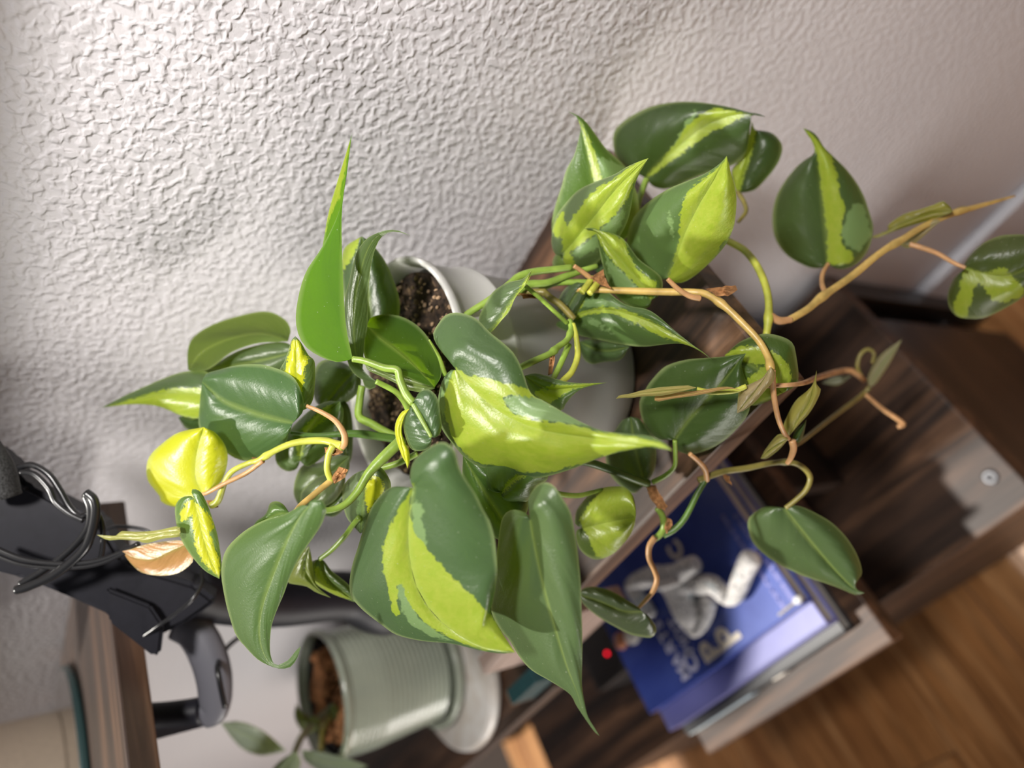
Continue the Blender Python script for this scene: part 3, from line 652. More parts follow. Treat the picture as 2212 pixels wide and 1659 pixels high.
LF([(1262,612),(1238,611),(1217,628),(1206,652),(1207,678),(1215,690)],[(1262,612),(1270,630),(1250,670),(1215,690)],[(1262,612),(1235,650),(1215,690)], d=0.388, col=(0.075,0.13,0.06), nt=18, na=6)
LF([(1252,738),(1252,755),(1262,777),(1280,787),(1305,782),(1340,778),(1360,750)],[(1252,738),(1290,730),(1330,735),(1360,750)],[(1252,738),(1300,758),(1360,750)], d=0.402, g=(-.0002,0), col=(0.05,0.105,0.03), nt=22, na=7)
LF([(1255,570),(1220,580),(1200,582),(1193,568),(1199,552),(1215,540)],[(1255,570),(1250,550),(1235,540),(1215,540)],[(1255,570),(1230,560),(1215,540)], d=0.415, col=(0.12,0.22,0.04), nt=16, na=5)
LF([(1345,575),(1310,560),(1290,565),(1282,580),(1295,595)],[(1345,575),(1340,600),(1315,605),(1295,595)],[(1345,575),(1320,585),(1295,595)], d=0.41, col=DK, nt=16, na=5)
# --- far right shoots
LF([(1789,569),(1785,576),(1758,580),(1729,570),(1699,551),(1677,521),(1669,489),(1670,453),(1680,418),(1702,383),(1729,353),(1758,332),(1756,310),(1744,291),(1735,277)],
   [(1789,569),(1802,579),(1824,581),(1851,570),(1872,546),(1883,519),(1886,489),(1878,459),(1867,426),(1851,396),(1829,367),(1802,340),(1780,318),(1764,293),(1750,283),(1735,277)],
   [(1789,569),(1786,520),(1782,470),(1776,420),(1771,370),(1765,330),(1752,298),(1735,277)], d=0.435, g=(-.0001,.0001), e=(.006,.008), bul=(.006,.004),
   lime=[(1735,277),(1764,299),(1780,320),(1796,340),(1805,367),(1813,402),(1815,426),(1826,445),(1824,472),(1815,502),(1821,532),(1845,551),(1837,570),(1813,573),(1787,569),(1787,535),(1786,494),(1780,453),(1775,413),(1770,372),(1764,334),(1750,305)],
   pale=[(1829,462),(1845,440),(1867,440),(1874,480),(1882,508),(1858,545),(1829,531),(1816,502)], col=(0.042,0.085,0.03), label='dark round leaf with a lime stripe on the far right shoot', nt=44, na=12)
LF([(2058,457),(2051,445),(2035,434),(2024,440),(1992,451),(1951,464),(1919,486),(1916,500),(1881,513)],[(2058,457),(2046,464),(2013,475),(1965,489),(1932,500),(1897,514),(1881,513)],
   [(2058,457),(2010,462),(1950,484),(1881,513)], d=0.43, e=(.0,.004), col=(0.26,0.27,0.035), name='new_leaf', nt=22, na=7)
LF([(1935,527),(1950,514),(1965,508),(1992,487),(2016,473),(2032,478)],[(1935,527),(1962,537),(1980,524),(2005,502),(2032,478)],[(1935,527),(1975,508),(2032,478)], d=0.428, col=(0.46,0.44,0.24), name='sheath', nt=16, na=6)
LF([(2086,579),(2084,570),(2100,546),(2127,524),(2160,510),(2187,507),(2215,508),(2240,520),(2262,550)],[(2086,579),(2078,586),(2062,600),(2051,622),(2047,643),(2051,665),(2068,684),(2095,689),(2127,687),(2168,668),(2212,641),(2245,610),(2262,550)],
   [(2086,579),(2120,590),(2180,595),(2262,560)], d=0.415, e=(.006,.006), lime=[(2082,579),(2127,589),(2171,576),(2181,594),(2203,611),(2215,630),(2206,643),(2168,654),(2143,649),(2120,612),(2104,620),(2098,657),(2084,690),(2068,690),(2057,668),(2073,625),(2078,595)], col=(0.055,0.09,0.02), nt=36, na=12)
LF([(1458,950),(1442,951),(1420,949),(1401,932),(1388,908),(1382,884),(1382,865),(1390,851),(1398,835),(1415,813),(1439,791),(1480,778),(1520,774),(1561,771),(1588,767),(1611,764)],
   [(1458,950),(1458,957),(1459,968),(1474,979),(1499,981),(1534,970),(1566,951),(1594,924),(1613,900),(1621,875),(1619,854),(1615,832),(1604,802),(1602,785),(1611,764)],
   [(1458,950),(1485,910),(1525,865),(1568,815),(1611,764)], d=0.378, g=(-.00013,.00012), e=(.004,.006), bul=(.005,.005), col=(0.042,0.095,0.018), label='large dark green leaf low over the front of the board', nt=44, na=12)
LF([(1690,850),(1716,836),(1725,816),(1720,770),(1711,740),(1680,725),(1645,722),(1600,738),(1565,768)],[(1690,850),(1655,869),(1622,876),(1605,850),(1585,800),(1565,768)],[(1690,850),(1655,810),(1605,780),(1565,768)], d=0.368, g=(-.0001,.0001), lime=[(1560,768),(1600,748),(1645,750),(1680,765),(1705,790),(1710,820),(1692,852),(1655,870),(1622,878),(1612,820),(1640,800),(1660,790),(1620,785),(1600,780)], col=(0.05,0.11,0.012), nt=28)
LF([(1665,793),(1655,806),(1645,818),(1620,830),(1598,842),(1593,872),(1592,893)],[(1665,793),(1675,805),(1670,825),(1655,842),(1630,870),(1608,887),(1592,893)],[(1665,793),(1640,835),(1592,893)], d=0.346, col=(0.50,0.45,0.26), name='sheath', nt=20, na=7)
LF([(1505,838),(1490,834),(1480,833),(1425,837),(1385,844),(1360,851),(1336,855),(1331,862)],[(1505,838),(1480,845),(1430,855),(1388,857),(1365,860),(1345,860),(1331,862)],[(1505,838),(1430,846),(1380,851),(1331,860)], d=0.352, col=(0.44,0.42,0.14), name='new_leaf', nt=20, na=6)
LF([(1414,858),(1420,854),(1453,848),(1507,844),(1561,836),(1580,837),(1600,843)],[(1414,866),(1422,868),(1453,862),(1510,854),(1570,841),(1600,843)],[(1414,862),(1500,850),(1565,838),(1600,843)], d=0.347, col=(0.56,0.36,0.15), name='new_leaf', nt=20, na=6)
LF([(1703,945),(1692,925),(1700,900),(1719,866),(1742,846),(1756,830),(1764,800)],[(1703,945),(1715,930),(1733,910),(1750,891),(1766,863),(1773,841),(1764,830),(1764,800)],[(1703,945),(1725,905),(1750,865),(1764,800)], d=0.375, e=(.003,.005), col=(0.42,0.44,0.10), name='new_leaf', nt=24, na=7)
LF([(1703,949),(1683,938),(1655,969),(1643,991)],[(1703,949),(1683,972),(1657,991),(1643,991)],[(1703,949),(1670,968),(1643,991)], d=0.378, col=(0.40,0.40,0.12), name='sheath', nt=14, na=6)
LF([(1710,955),(1718,930),(1735,915),(1742,905)],[(1710,955),(1728,955),(1738,930),(1742,905)],[(1710,955),(1728,930),(1742,905)], d=0.39, col=DK, nt=14, na=5)
LF([(1696,1098),(1674,1095),(1650,1096),(1628,1110),(1616,1124),(1617,1148),(1628,1175),(1653,1200),(1680,1218),(1707,1232),(1739,1246),(1780,1259),(1818,1273),(1843,1284),(1856,1285),(1868,1281)],
   [(1696,1098),(1710,1092),(1734,1096),(1764,1110),(1796,1129),(1824,1156),(1843,1183),(1856,1210),(1862,1237),(1856,1251),(1849,1262),(1852,1275),(1868,1281)],
   [(1696,1098),(1735,1150),(1775,1200),(1815,1245),(1845,1272),(1868,1281)], d=0.415, g=(-.00013,.00012), e=(.006,.006), bul=(.005,.005), col=(0.062,0.125,0.045), label='dark oval leaf hanging lowest, beside the books', nt=40, na=12)
LF([(1258,1142),(1243,1133),(1242,1122),(1246,1103),(1259,1084),(1278,1065),(1303,1054),(1330,1051),(1351,1054),(1368,1073),(1374,1103),(1373,1118)],[(1258,1142),(1246,1145),(1244,1163),(1251,1184),(1267,1201),(1286,1209),(1305,1206),(1327,1195),(1346,1176),(1362,1155),(1371,1135),(1373,1118)],
   [(1258,1142),(1300,1132),(1340,1124),(1373,1118)], d=0.392, e=(.004,.004), lime=[(1260,1143),(1250,1125),(1264,1103),(1279,1079),(1303,1052),(1330,1046),(1356,1050),(1380,1103),(1378,1130),(1350,1180),(1327,1199),(1305,1209),(1288,1203),(1281,1187),(1273,1163)], col=(0.06,0.11,0.015), label='small round lime leaf against the board edge', nt=36)
LF([(1395,1046),(1370,1066),(1343,1052),(1318,1025),(1308,990),(1315,950),(1330,928),(1345,908),(1362,901)],[(1395,1046),(1412,1020),(1418,985),(1412,950),(1395,922),(1380,905),(1362,901)],[(1395,1046),(1375,980),(1362,901)], d=0.405, col=(0.065,0.115,0.05))
LF([(1385,1320),(1378,1312),(1357,1298),(1330,1282),(1303,1271),(1275,1268),(1257,1274),(1250,1285)],[(1385,1320),(1400,1331),(1414,1347),(1418,1363),(1409,1377),(1389,1377),(1362,1371),(1330,1355),(1297,1336),(1270,1315),(1255,1298),(1250,1285)],
   [(1385,1320),(1345,1320),(1295,1300),(1250,1285)], d=0.41, e=(.004,.005), col=(0.06,0.09,0.05), label='small grey green leaf in front of the blue book', nt=32)
LF([(1878,838),(1875,815),(1900,770),(1949,733)],[(1878,838),(1895,825),(1925,780),(1949,733)],[(1878,838),(1905,790),(1949,733)], d=0.50, col=(0.34,0.36,0.22), name='new_leaf', nt=14, na=5)
LF([(1775,828),(1800,815),(1840,812)],[(1775,828),(1810,832),(1840,812)],[(1775,828),(1840,812)], d=0.51, col=(0.3,0.34,0.28), nt=12, na=5)

# --- stems and petioles
ST = lambda *a, **k: stem(*a, parent=plant, **k)
pet = 'petiole'
ST([(1245,625),(1330,628),(1430,631),(1500,632),(1530,638),(1565,662),(1605,700),(1640,738),(1660,775),(1665,800)], .385, .350, [7,8,8,7.5], SO, name='vine', knots=(.62,.98), n=60)
ST([(1442,603),(1465,625),(1490,640),(1512,645)], .360, .364, [5,7], SP, name=pet)
ST([(1378,470),(1395,455),(1470,470),(1570,520),(1612,545),(1642,588),(1659,640),(1660,690),(1655,728)], [.44,.445,.44,.42,.41,.402,.395,.392,.39], 0, [5,7,8,8], SY, name='vine', n=60, knots=(.92,))
ST([(1662,680),(1682,693),(1708,691)], .392, .396, [8,9,7], SP, name='node')
ST([(1704,692),(1745,668),(1778,640),(1840,597),(1900,548),(1945,520),(1990,492),(2050,465),(2100,450),(2150,436),(2192,424)], .397, .44, [8,8,8,7,7,6,2], SO, name='vine', n=70, knots=(.16,.5,.78))
ST([(1789,570),(1777,592),(1776,615),(1784,635)], .435, .405, [4,6], SP, name=pet)
ST([(1965,528),(1990,535),(2025,548),(2060,568),(2086,579)], .426, .415, [6,5,4], SP, name=pet)
ST([(2058,457),(2075,450),(2092,450)], .43, .434, [3,4], SB, name=pet)
ST([(1668,800),(1671,850),(1680,900),(1692,932),(1703,948)], .350, .376, [7,6,5], SP, name=pet)
ST([(1711,952),(1714,970),(1708,990),(1700,1002)], .378, .384, [8,7,5], SP, name=pet)
ST([(1505,842),(1540,848),(1585,845),(1612,835)], .350, .347, [6,6], SY, name=pet)
ST([(1508,1038),(1560,1020),(1612,1012),(1666,1001),(1707,999),(1734,1010),(1750,1031),(1742,1058),(1720,1080),(1697,1098)], .400, .412, [7,7,6,6,5], SB, name='vine', n=60, knots=(.55,))
ST([(1527,1033),(1506,1068),(1481,1117),(1457,1144),(1433,1157)], .400, .405, [6,7], SD, name='vine')
ST([(1419,1098),(1431,1115),(1434,1140),(1425,1156),(1412,1166)], .402, .405, [6,8,7], SG, name='vine')
ST([(1416,1160),(1403,1180),(1402,1206),(1413,1231),(1419,1252),(1411,1277),(1395,1297),(1379,1314)], .404, .410, [7,6,6,3.5], SP, name=pet, n=44)
ST([(1210,985),(1250,995),(1281,1002),(1330,1019),(1370,1035),(1400,1045)], .372, .398, [9,9], SD, name='vine')
ST([(1160,1055),(1210,1068),(1248,1071),(1275,1065),(1300,1058)], .362, .392, [7,6,4], SG, name=pet)
ST([(1410,1042),(1437,1028),(1457,1008),(1459,980),(1458,952)], .398, .380, [6,5,5], SG, name=pet)
ST([(1490,981),(1510,998),(1523,1015),(1527,1038)], .384, .400, [5,6,6], SP, name=pet)
ST([(1640,835),(1725,830),(1766,816),(1816,802),(1841,802),(1866,822)], [.360,.360,.43,.49,.50,.505], 0, [5,6,6], SP, name=pet)
ST([(1715,962),(1730,955),(1794,905),(1861,855),(1877,838)], [.385,.42,.46,.50,.50], 0, [5,5,5], SB, name='vine')
ST([(1862,815),(1852,794),(1858,768),(1874,755),(1888,765),(1884,785)], .505, .50, [4,3.5], SB, name=pet)
ST([(1869,852),(1905,883),(1938,905),(1952,918),(1940,922)], .50, .50, [4,5,5], SP, name=pet)
# crown of the plant
ST([(762,776),(790,781),(830,795),(858,800),(864,820),(877,851),(893,872)], .335, .332, [7,8,9,9], SG, name=pet, n=44)
ST([(893,872),(912,908),(932,944)], .331, .329, [7,4], SG, name=pet)
ST([(812,824),(852,845),(871,864),(884,890),(895,930)], .356, .372, [6,7,8], SG, name=pet)
ST([(782,834),(777,867),(776,900),(803,916),(832,932),(860,945)], .385, .388, [8,9,8], SG, name='vine', n=44)
ST([(627,935),(681,941),(763,937),(817,943),(862,950)], .366, .382, [4,6,9,9], SD, name=pet)
ST([(741,964),(720,957),(695,952),(641,956),(600,971),(558,995),(542,999),(504,1017),(486,1042),(472,1080),(458,1092)], .352, .385, [8,8,7,6,6,8], SY, name='vine', n=70, knots=(.0,.5))
ST([(567,997),(531,1023),(485,1045),(450,1064),(437,1068)], .366, .384, [5,5,4], SP, name=pet)
ST([(662,877),(695,891),(725,910),(743,937),(744,958),(738,966)], .350, .352, [4,6,8], SP, name=pet)
ST([(720,962),(710,985),(707,1015),(716,1040)], .354, .360, [8,7,7], SY, name='vine')
ST([(716,1038),(680,1067),(650,1092),(640,1104)], .360, .345, [7,6], SO, name=pet)
ST([(868,950),(857,961),(830,987),(797,1022),(775,1058),(754,1083),(735,1096),(712,1103),(690,1102)], .352, .334, [12,12,9,8,7], SG, name=pet, n=60)
ST([(815,1014),(851,1004),(873,995),(902,980)], .368, .365, [7,7], SG, name='vine')
ST([(776,1118),(762,1135),(743,1161),(716,1189),(691,1208)], .366, .386, [6,6,5], SG, name=pet)
ST([(900,860),(895,915),(880,960),(868,1000)], .392, .392, [7,8], SB, name='vine')
ST([(1075,815),(1124,794),(1154,780),(1189,764),(1205,750),(1225,735),(1234,712),(1231,692)], .352, .376, [7,8,7,6], SG, name='vine', n=44, knots=(.6,.85))
ST([(1180,845),(1197,815),(1214,780),(1229,745)], .358, .374, [6,7], SG, name=pet)
ST([(1205,835),(1217,822),(1236,802),(1248,767),(1244,724),(1238,700)], .360, .374, [7,7,5], SY, name=pet)
ST([(1135,618),(1176,653),(1208,683),(1225,698)], .362, .374, [5,5], SG, name=pet)
ST([(985,705),(1007,681),(1061,646),(1102,613),(1120,598),(1150,588),(1190,583),(1235,578)], .372, .385, [7,8,8,7], SG, name='vine', n=50)
ST([(1120,630),(1141,615),(1181,612),(1217,599),(1249,588),(1290,575)], .382, .39, [9,8,6], SG, name='vine')
ST([(1115,634),(1168,631),(1190,645),(1212,660),(1240,690)], .386, .385, [6,8,8], SB, name='vine', knots=(.4,))
ST([(1165,625),(1200,612),(1250,610),(1290,612)], .388, .39, [7,7], SG, name='vine')
ST([(1257,632),(1268,617),(1280,600)], .378, .383, [7,7], SY, name=pet)
ST([(1274,634),(1286,618),(1300,602)], .376, .383, [7,7], SY, name=pet)
ST([(1240,575),(1256,586),(1278,603),(1290,612)], .378, .384, [5,6], SP, name=pet)
ST([(1592,414),(1607,437),(1611,458),(1595,480)], .44, .43, [5,5,4], SB, name=pet)
ST([(1396,388),(1386,415),(1378,440),(1372,480)], .43, .42, [7,7], SG, name=pet)
ST([(927,734),(940,755),(950,775),(962,812)], .334, .340, [2,4,6], SG, name='sheath')
for pl, dd in (([(1523,623),(1561,619),(1588,617),(1594,628),(1572,641),(1545,639)], .362), ([(1395,1049),(1415,1048),(1430,1075),(1441,1095),(1437,1103),(1420,1098),(1405,1075)], .398),
               ([(1438,1119),(1450,1123),(1452,1135),(1440,1155),(1433,1140)], .402), ([(700,966),(738,968),(740,980),(720,986),(703,980)], .356), ([(716,1034),(733,1008),(752,1016),(745,1030),(722,1046)], .358),
               ([(1190,756),(1199,760),(1194,808),(1183,812)], .364), ([(1276,600),(1303,583),(1306,600),(1322,625),(1300,618)], .376), ([(1560,1022),(1575,1030),(1582,1050),(1568,1040)], .402),
               ([(445,1080),(465,1082),(472,1096),(455,1100)], .386), ([(545,988),(575,990),(572,1000),(548,1003)], .372), ([(1120,633),(1160,635),(1175,645),(1130,645)], .382), ([(900,985),(915,975),(912,1000)], .37)):
    dry(pl, dd, plant)
# ---------------------------------------------------------------- ribbed green pot on the lower left board
def sgreen():
    a = N('sage glazed ceramic'); c = a.coords(); nz = a.noise(c, 12, 3)
    return a.done(a.principled(a.ramp(nz, [(0.3, (0.27, 0.30, 0.24)), (0.7, (0.36, 0.39, 0.31))]), 0.24, 0.55, Coat_Weight=0.25, Coat_Roughness=0.12))
M['sage'] = sgreen()
rv = ray(946, 1438); zb = ZB + 0.0155
q = CAM + rv * ((zb - CAMZ) / rv[2])
G0 = Vector((q[0], q[1], zb))
gp = thing('ribbed_plant_pot', G0, 'sage green ribbed ceramic pot with attached saucer and bark mix, lower left', 'plant pot')
GR, GH = 0.0590, 0.128
rg = GR - 0.004
prof = [(0, 0.012), (0.0465, 0.012), (0.048, 0.014)]
nr = 20
for k in range(nr):
    t0 = k / nr; z0 = 0.014 + (GH - 0.024) * t0; r0 = 0.0485 + (GR - 0.003 - 0.0485) * min(1, t0 * 1.5)
    dz = (GH - 0.024) / nr
    prof += [(r0, z0 + dz * .08), (r0 + .0013, z0 + dz * .3), (r0 + .0013, z0 + dz * .7), (r0, z0 + dz * .95)]
prof += [(GR - .001, GH - .009), (GR + .0018, GH - .005), (GR + .0012, GH - .001), (GR - .0015, GH), (GR - .0045, GH - .002), (GR - .006, GH - .007), (GR - .008, GH - .03), (0.045, .02), (0, .018)]
lathe('pot', prof, G0, M['sage'], gp, 96)
lathe('saucer', [(0, 0.0), (.046, 0), (.055, .002), (.059, .010), (.0590, .0125), (.0565, .0135), (.0545, .011), (.052, .006), (.04, .0045), (.04, .0118), (0, .0118)], G0, M['sage'], gp, 96)
lathe('nursery_liner', [(GR - .0085, GH - .013), (GR - .0075, GH - .010), (GR - .0065, GH - .009), (GR - .0105, GH - .013)], G0, M['blackmetal'], gp, 64)
M['bark'] = simple('bark chips', (0.33, 0.15, 0.065), 0.8, 0.2, var=0.65, vs=60, bump=0.5)
lumpy_disc('soil', G0 + Vector((0, 0, GH - .013)), GR - .0105, .003, M['soil'], gp, 150, 24)
bk = grains('bark_mix', G0 + Vector((0, 0, GH - .013)), GR - .016, 300, M['bark'], gp, 0.002, 0.0055, 0.005)
GLc = (0.60, 0.84, 0.72)
dg = depth_of(G0 + Vector((0, 0, GH)))
LG = lambda *a, **k: leaf(*a, parent=gp, edgecol=.3, g=(.0, .0006), **k)
LG([(618,1622),(591,1597),(558,1573),(518,1559),(477,1562)],[(618,1622),(585,1630),(560,1632),(530,1622),(505,1600),(477,1562)],[(618,1622),(560,1600),(515,1580),(477,1562)], d=dg-.07, col=GLc, label='pale grey green lance leaf')
LG([(640,1622),(610,1640),(590,1660),(575,1690),(560,1720)],[(640,1622),(650,1650),(630,1690),(600,1715),(560,1720)],[(640,1622),(610,1665),(560,1720)], d=dg-.07, col=(0.34,0.48,0.33))
LG([(651,1621),(675,1622),(705,1628),(748,1638),(795,1655)],[(651,1621),(660,1645),(700,1670),(750,1672),(795,1655)],[(651,1621),(700,1645),(795,1655)], d=dg-.06, col=(0.27,0.38,0.29))
LG([(690,1575),(665,1585),(645,1570),(636,1545),(640,1520)],[(690,1575),(685,1550),(660,1548),(650,1538),(640,1520)],[(690,1575),(655,1560),(640,1520)], d=dg-.04, col=(0.16,0.20,0.06))
LG([(720,1520),(705,1530),(712,1550),(726,1560)],[(720,1520),(733,1535),(732,1550),(726,1560)],[(720,1520),(722,1540),(726,1560)], d=dg-.02, col=(0.14,0.2,0.1), nt=14, na=5)
stem([(742,1500),(720,1525),(694,1548),(665,1575),(645,1605),(625,1665)], dg+.01, dg-.07, [6,8,7], stem_mat('grey brown stem', (0.22, 0.20, 0.12)), gp, n=40)
stem([(735,1520),(700,1570),(692,1625)], dg, dg-.05, [6,6], SB, gp)
stem([(694,1560),(670,1555),(655,1545)], dg-.03, dg-.04, [5,4], SB, gp, name='petiole')

def marble():
    a = N('white marble'); c = a.coords(); n1 = a.noise(c, 18, 5, 0.6, 1.5)
    return a.done(a.principled(a.ramp(n1, [(0.35, (0.60, 0.53, 0.46)), (0.6, (0.74, 0.71, 0.67))]), 0.3, 0.5))
M['marble'] = marble()
ms = lathe('stone_coaster', [(0, 0), (.072, 0), (.0765, .003), (.078, .0075), (.0765, .0125), (.073, .0152), (0, .0152)], (G0.x + .012, G0.y - .012, ZB), M['marble'], None, 72, loc=(G0.x + .012, G0.y - .012, ZB))
tag(ms, 'thick round white marble coaster under the ribbed green pot', 'coaster')

# small teal book at the joint of the boards
M['teal'] = simple('teal cloth cover', (0.010, 0.055, 0.062), 0.6, var=.15)
M['brown'] = simple('brown cover', (0.16, 0.09, 0.055), 0.6, var=.2)
tb = thing('teal_book', (-0.50, .14, ZB), 'small dark teal book lying beside the pale wooden panel', 'book')
box('cover', (-0.560, .1325, ZB + .0005), (-0.515, .1455, ZB + .026), M['teal'], tb, .001)
box('spine', (-0.563, .1325, ZB + .0005), (-0.5605, .1455, ZB + .026), M['brown'], tb, .0008)

# ---------------------------------------------------------------- books on the low shelf
def textobj(s, size, name, mat, parent, loc, rotz, font_scale=1.0, ext=0.00025):
    cu = bpy.data.curves.new(name, 'FONT'); cu.body = s; cu.size = size; cu.extrude = ext; cu.offset = size * 0.035
    cu.space_character = font_scale
    o = bpy.data.objects.new('tmp', cu); COL.objects.link(o)
    bpy.context.view_layer.update()
    me = bpy.data.meshes.new_from_object(o.evaluated_get(bpy.context.evaluated_depsgraph_get()))
    bpy.data.objects.remove(o)
    me.transform(Matrix.Translation(loc) @ Matrix.Rotation(rotz, 4, 'Z'))
    me.name = name; me.materials.clear()
    return link(name, me, parent, mat)
def cover_mat(name, c1, c2, rough=.25):
    a = N(name); c = a.coords(); n1 = a.noise(c, 16, 4, .55, .8)
    return a.done(a.principled(a.ramp(n1, [(0.35, c1), (0.70, c2)]), rough, 0.5))
M['blue'] = cover_mat('glossy blue jacket', (0.035, 0.060, 0.28), (0.065, 0.105, 0.40))
M['lilac'] = cover_mat('periwinkle jacket', (0.15, 0.155, 0.40), (0.20, 0.205, 0.47), .35)
M['navy'] = cover_mat('navy jacket', (0.015, 0.022, 0.07), (0.03, 0.04, 0.10), .3)
M['blackcover'] = simple('black cover', (0.012, 0.012, 0.016), .4)
M['inkw'] = simple('cream lettering', (0.80, 0.72, 0.62), .5)
M['inkl'] = simple('pale lettering', (0.62, 0.62, 0.80), .5)
M['inkd'] = simple('faint lettering', (0.25, 0.25, 0.55), .5)
M['paleblue'] = cover_mat('pale blue spine art', (0.42, 0.55, 0.66), (0.70, 0.72, 0.66), .4)
def book(x0, x1, y0, y1, z0, z1, mat, label, grp='books stacked on the low board'):
    t = thing('book', ((x0 + x1) / 2, (y0 + y1) / 2, z0), label, 'book', grp)
    c = .0022
    box('cover', (x0, y0 + .001, z1 - c), (x1, y1, z1), mat, t, .0006)
    box('cover', (x0, y0 + .001, z0 + .0002), (x1, y1, z0 + c), mat, t, .0006)
    box('spine', (x0, y0, z0 + .0002), (x1, y0 + .003, z1), mat, t, .0009)
    box('pages', (x0 + .003, y0 + .0032, z0 + c + .0001), (x1 - .003, y1 - .004, z1 - c - .0001), M['page'], t, 0)
    return t
b1 = book(-.600, -.374, .061, .235, ZL + .0002, ZL + .017, M['blackcover'], 'black book with pale pictures on its spine, lowest of the stack')
box('spine_picture', (-.598, .0602, ZL + .002), (-.500, .0610, ZL + .0155), M['paleblue'], b1, 0)
box('spine_picture', (-.470, .0602, ZL + .004), (-.455, .0610, ZL + .0140), M['inkw'], b1, 0)
b2 = book(-.600, -.372, .0705, .250, ZL + .0175, ZL + .036, M['lilac'], 'periwinkle blue book in the middle of the stack of three')
b3 = book(-.594, -.369, .091, .265, ZL + .0365, ZL + .055, M['blue'], 'glossy blue book with cream lettering, topmost, under the white figurine')
ZT = ZL + .055
def cov_text(st, u, v, size, mat, sc=1.0):
    """each character is its own raised piece; written towards the wall"""
    p = onz(u, v, ZT); y = 0.0
    for ch in st:
        if ch == ' ': y += size * .3 * sc; continue
        o = textobj(ch, size, 'letter', mat, b3, Vector((p.x, p.y + y, ZT + .0002)), math.pi / 2)
        wd_ = max(v_.co.y for v_ in o.data.vertices) - min(v_.co.y for v_ in o.data.vertices)
        y += wd_ * sc + size * .07
cov_text('B', 1566, 1410, .036, M['inkw'])
cov_text('P', 1603, 1381, .036, M['inkw'])
cov_text('C', 1480, 1196, .024, M['inkw'])
cov_text('e', 1496, 1222, .020, M['inkl'])
cov_text('MARTS', 1493, 1462, .017, M['inkl'])
cov_text('O', 1514, 1442, .023, M['inkl'])
cov_text('BIOT', 1501, 1407, .016, M['inkl'])
def small_line(s_, u, v, size):
    p = onz(u, v, ZT); o = textobj(s_, size, 'small_lettering', M['inkd'], b3, Vector((p.x, p.y, ZT + .0002)), math.pi / 2, 1.05); o['kind'] = 'stuff'
small_line('sceoe reonseoc osceo neoso', 1697, 1312, .0075)
small_line('eonos osecor reoe neosc o', 1722, 1303, .0075)

# white figurine reclining on the blue book
def figurine():
    a = N('chalky speckled plaster'); c = a.coords(); n1 = a.noise(c, 260, 4, .6)
    wv = a.n('ShaderNodeTexWave', ins={'Vector': c, 'Scale': 90.0, 'Distortion': 9.0, 'Detail': 3.0})
    cc = a.mix(a.math('MULTIPLY', a.ramp(n1, [(0.35, (1, 1, 1)), (0.52, (0, 0, 0))]), .85), (0.80, 0.77, 0.75), (0.24, 0.235, 0.24))
    b = a.n('ShaderNodeTexNoise', ins={'Vector': c, 'Scale': 45.0})
    cc = a.mix(a.math('MULTIPLY', a.ramp(b, [(0.60, (0, 0, 0)), (0.68, (1, 1, 1))]), .35), cc, (0.35, 0.55, 0.66))
    mat = a.done(a.principled(cc, .75, .25, normal=a.bump(a.math('ADD', n1, a.math('MULTIPLY', wv, .4)), .6, .0012)))
    h = ZT
    J = {'head': (1508, 1215, .027, .0100), 'neck': (1495, 1222, .027, 0.0081), 'chest': (1448, 1243, .022, 0.0180), 'belly': (1470, 1275, .017, 0.0161), 'hip': (1480, 1300, .0145, 0.0154),
         'sh': (1425, 1238, .020, 0.0108), 'elb': (1362, 1262, .012, 0.0092), 'fore': (1385, 1300, .010, 0.0086), 'hand': (1412, 1335, .0075, 0.0076),
         'knee': (1502, 1372, .0100, 0.0078), 'shin': (1525, 1325, .0095, 0.0084), 'ank': (1532, 1285, .0100, 0.0092),
         'hip2': (1500, 1262, .015, 0.0114), 'kn2': (1545, 1262, .022, 0.0092), 'sh2': (1565, 1290, .012, 0.0086), 'ft2': (1585, 1295, .010, 0.0092), 'toe2': (1595, 1270, .012, 0.0092), 'arm3': (1608, 1235, .014, 0.0092), 'hnd3': (1628, 1195, .016, 0.0108)}
    E = [('hip', 'belly'), ('belly', 'chest'), ('chest', 'neck'), ('neck', 'head'), ('chest', 'sh'), ('sh', 'elb'), ('elb', 'fore'), ('fore', 'hand'),
         ('hip', 'knee'), ('knee', 'shin'), ('shin', 'ank'), ('belly', 'hip2'), ('hip2', 'kn2'), ('kn2', 'sh2'), ('sh2', 'ft2'), ('ft2', 'toe2'), ('toe2', 'arm3'), ('arm3', 'hnd3')]
    names = list(J); vs = []
    for k in names:
        u, v, dz, r = J[k]; vs.append(onz(u, v, h + max(dz, r * .98)))
    me = bpy.data.meshes.new('figurine'); me.from_pydata([tuple(p) for p in vs], [(names.index(a_), names.index(b_)) for a_, b_ in E], [])
    o = bpy.data.objects.new('figurine', me); COL.objects.link(o)
    sk = o.modifiers.new('skin', 'SKIN'); o.modifiers.new('sub', 'SUBSURF').levels = 2
    for i, k in enumerate(names):
        sv = me.skin_vertices[0].data[i]; sv.radius = (J[k][3], J[k][3]); sv.use_root = (k == 'hip')
    bpy.context.view_layer.update()
    m2 = bpy.data.meshes.new_from_object(o.evaluated_get(bpy.context.evaluated_depsgraph_get()))
    bpy.data.objects.remove(o)
    lo = min(v.co.z for v in m2.vertices)
    m2.transform(Matrix.Translation((0, 0, h + .0004 - lo)))
    m2.polygons.foreach_set('use_smooth', [True] * len(m2.polygons))
    base = Vector((vs[2].x, vs[2].y, h))
    f = link('figurine', m2, None, mat, loc=base)
    tag(f, 'white chalky figurine with bent limbs reclining on the blue book', 'figurine')
figurine()
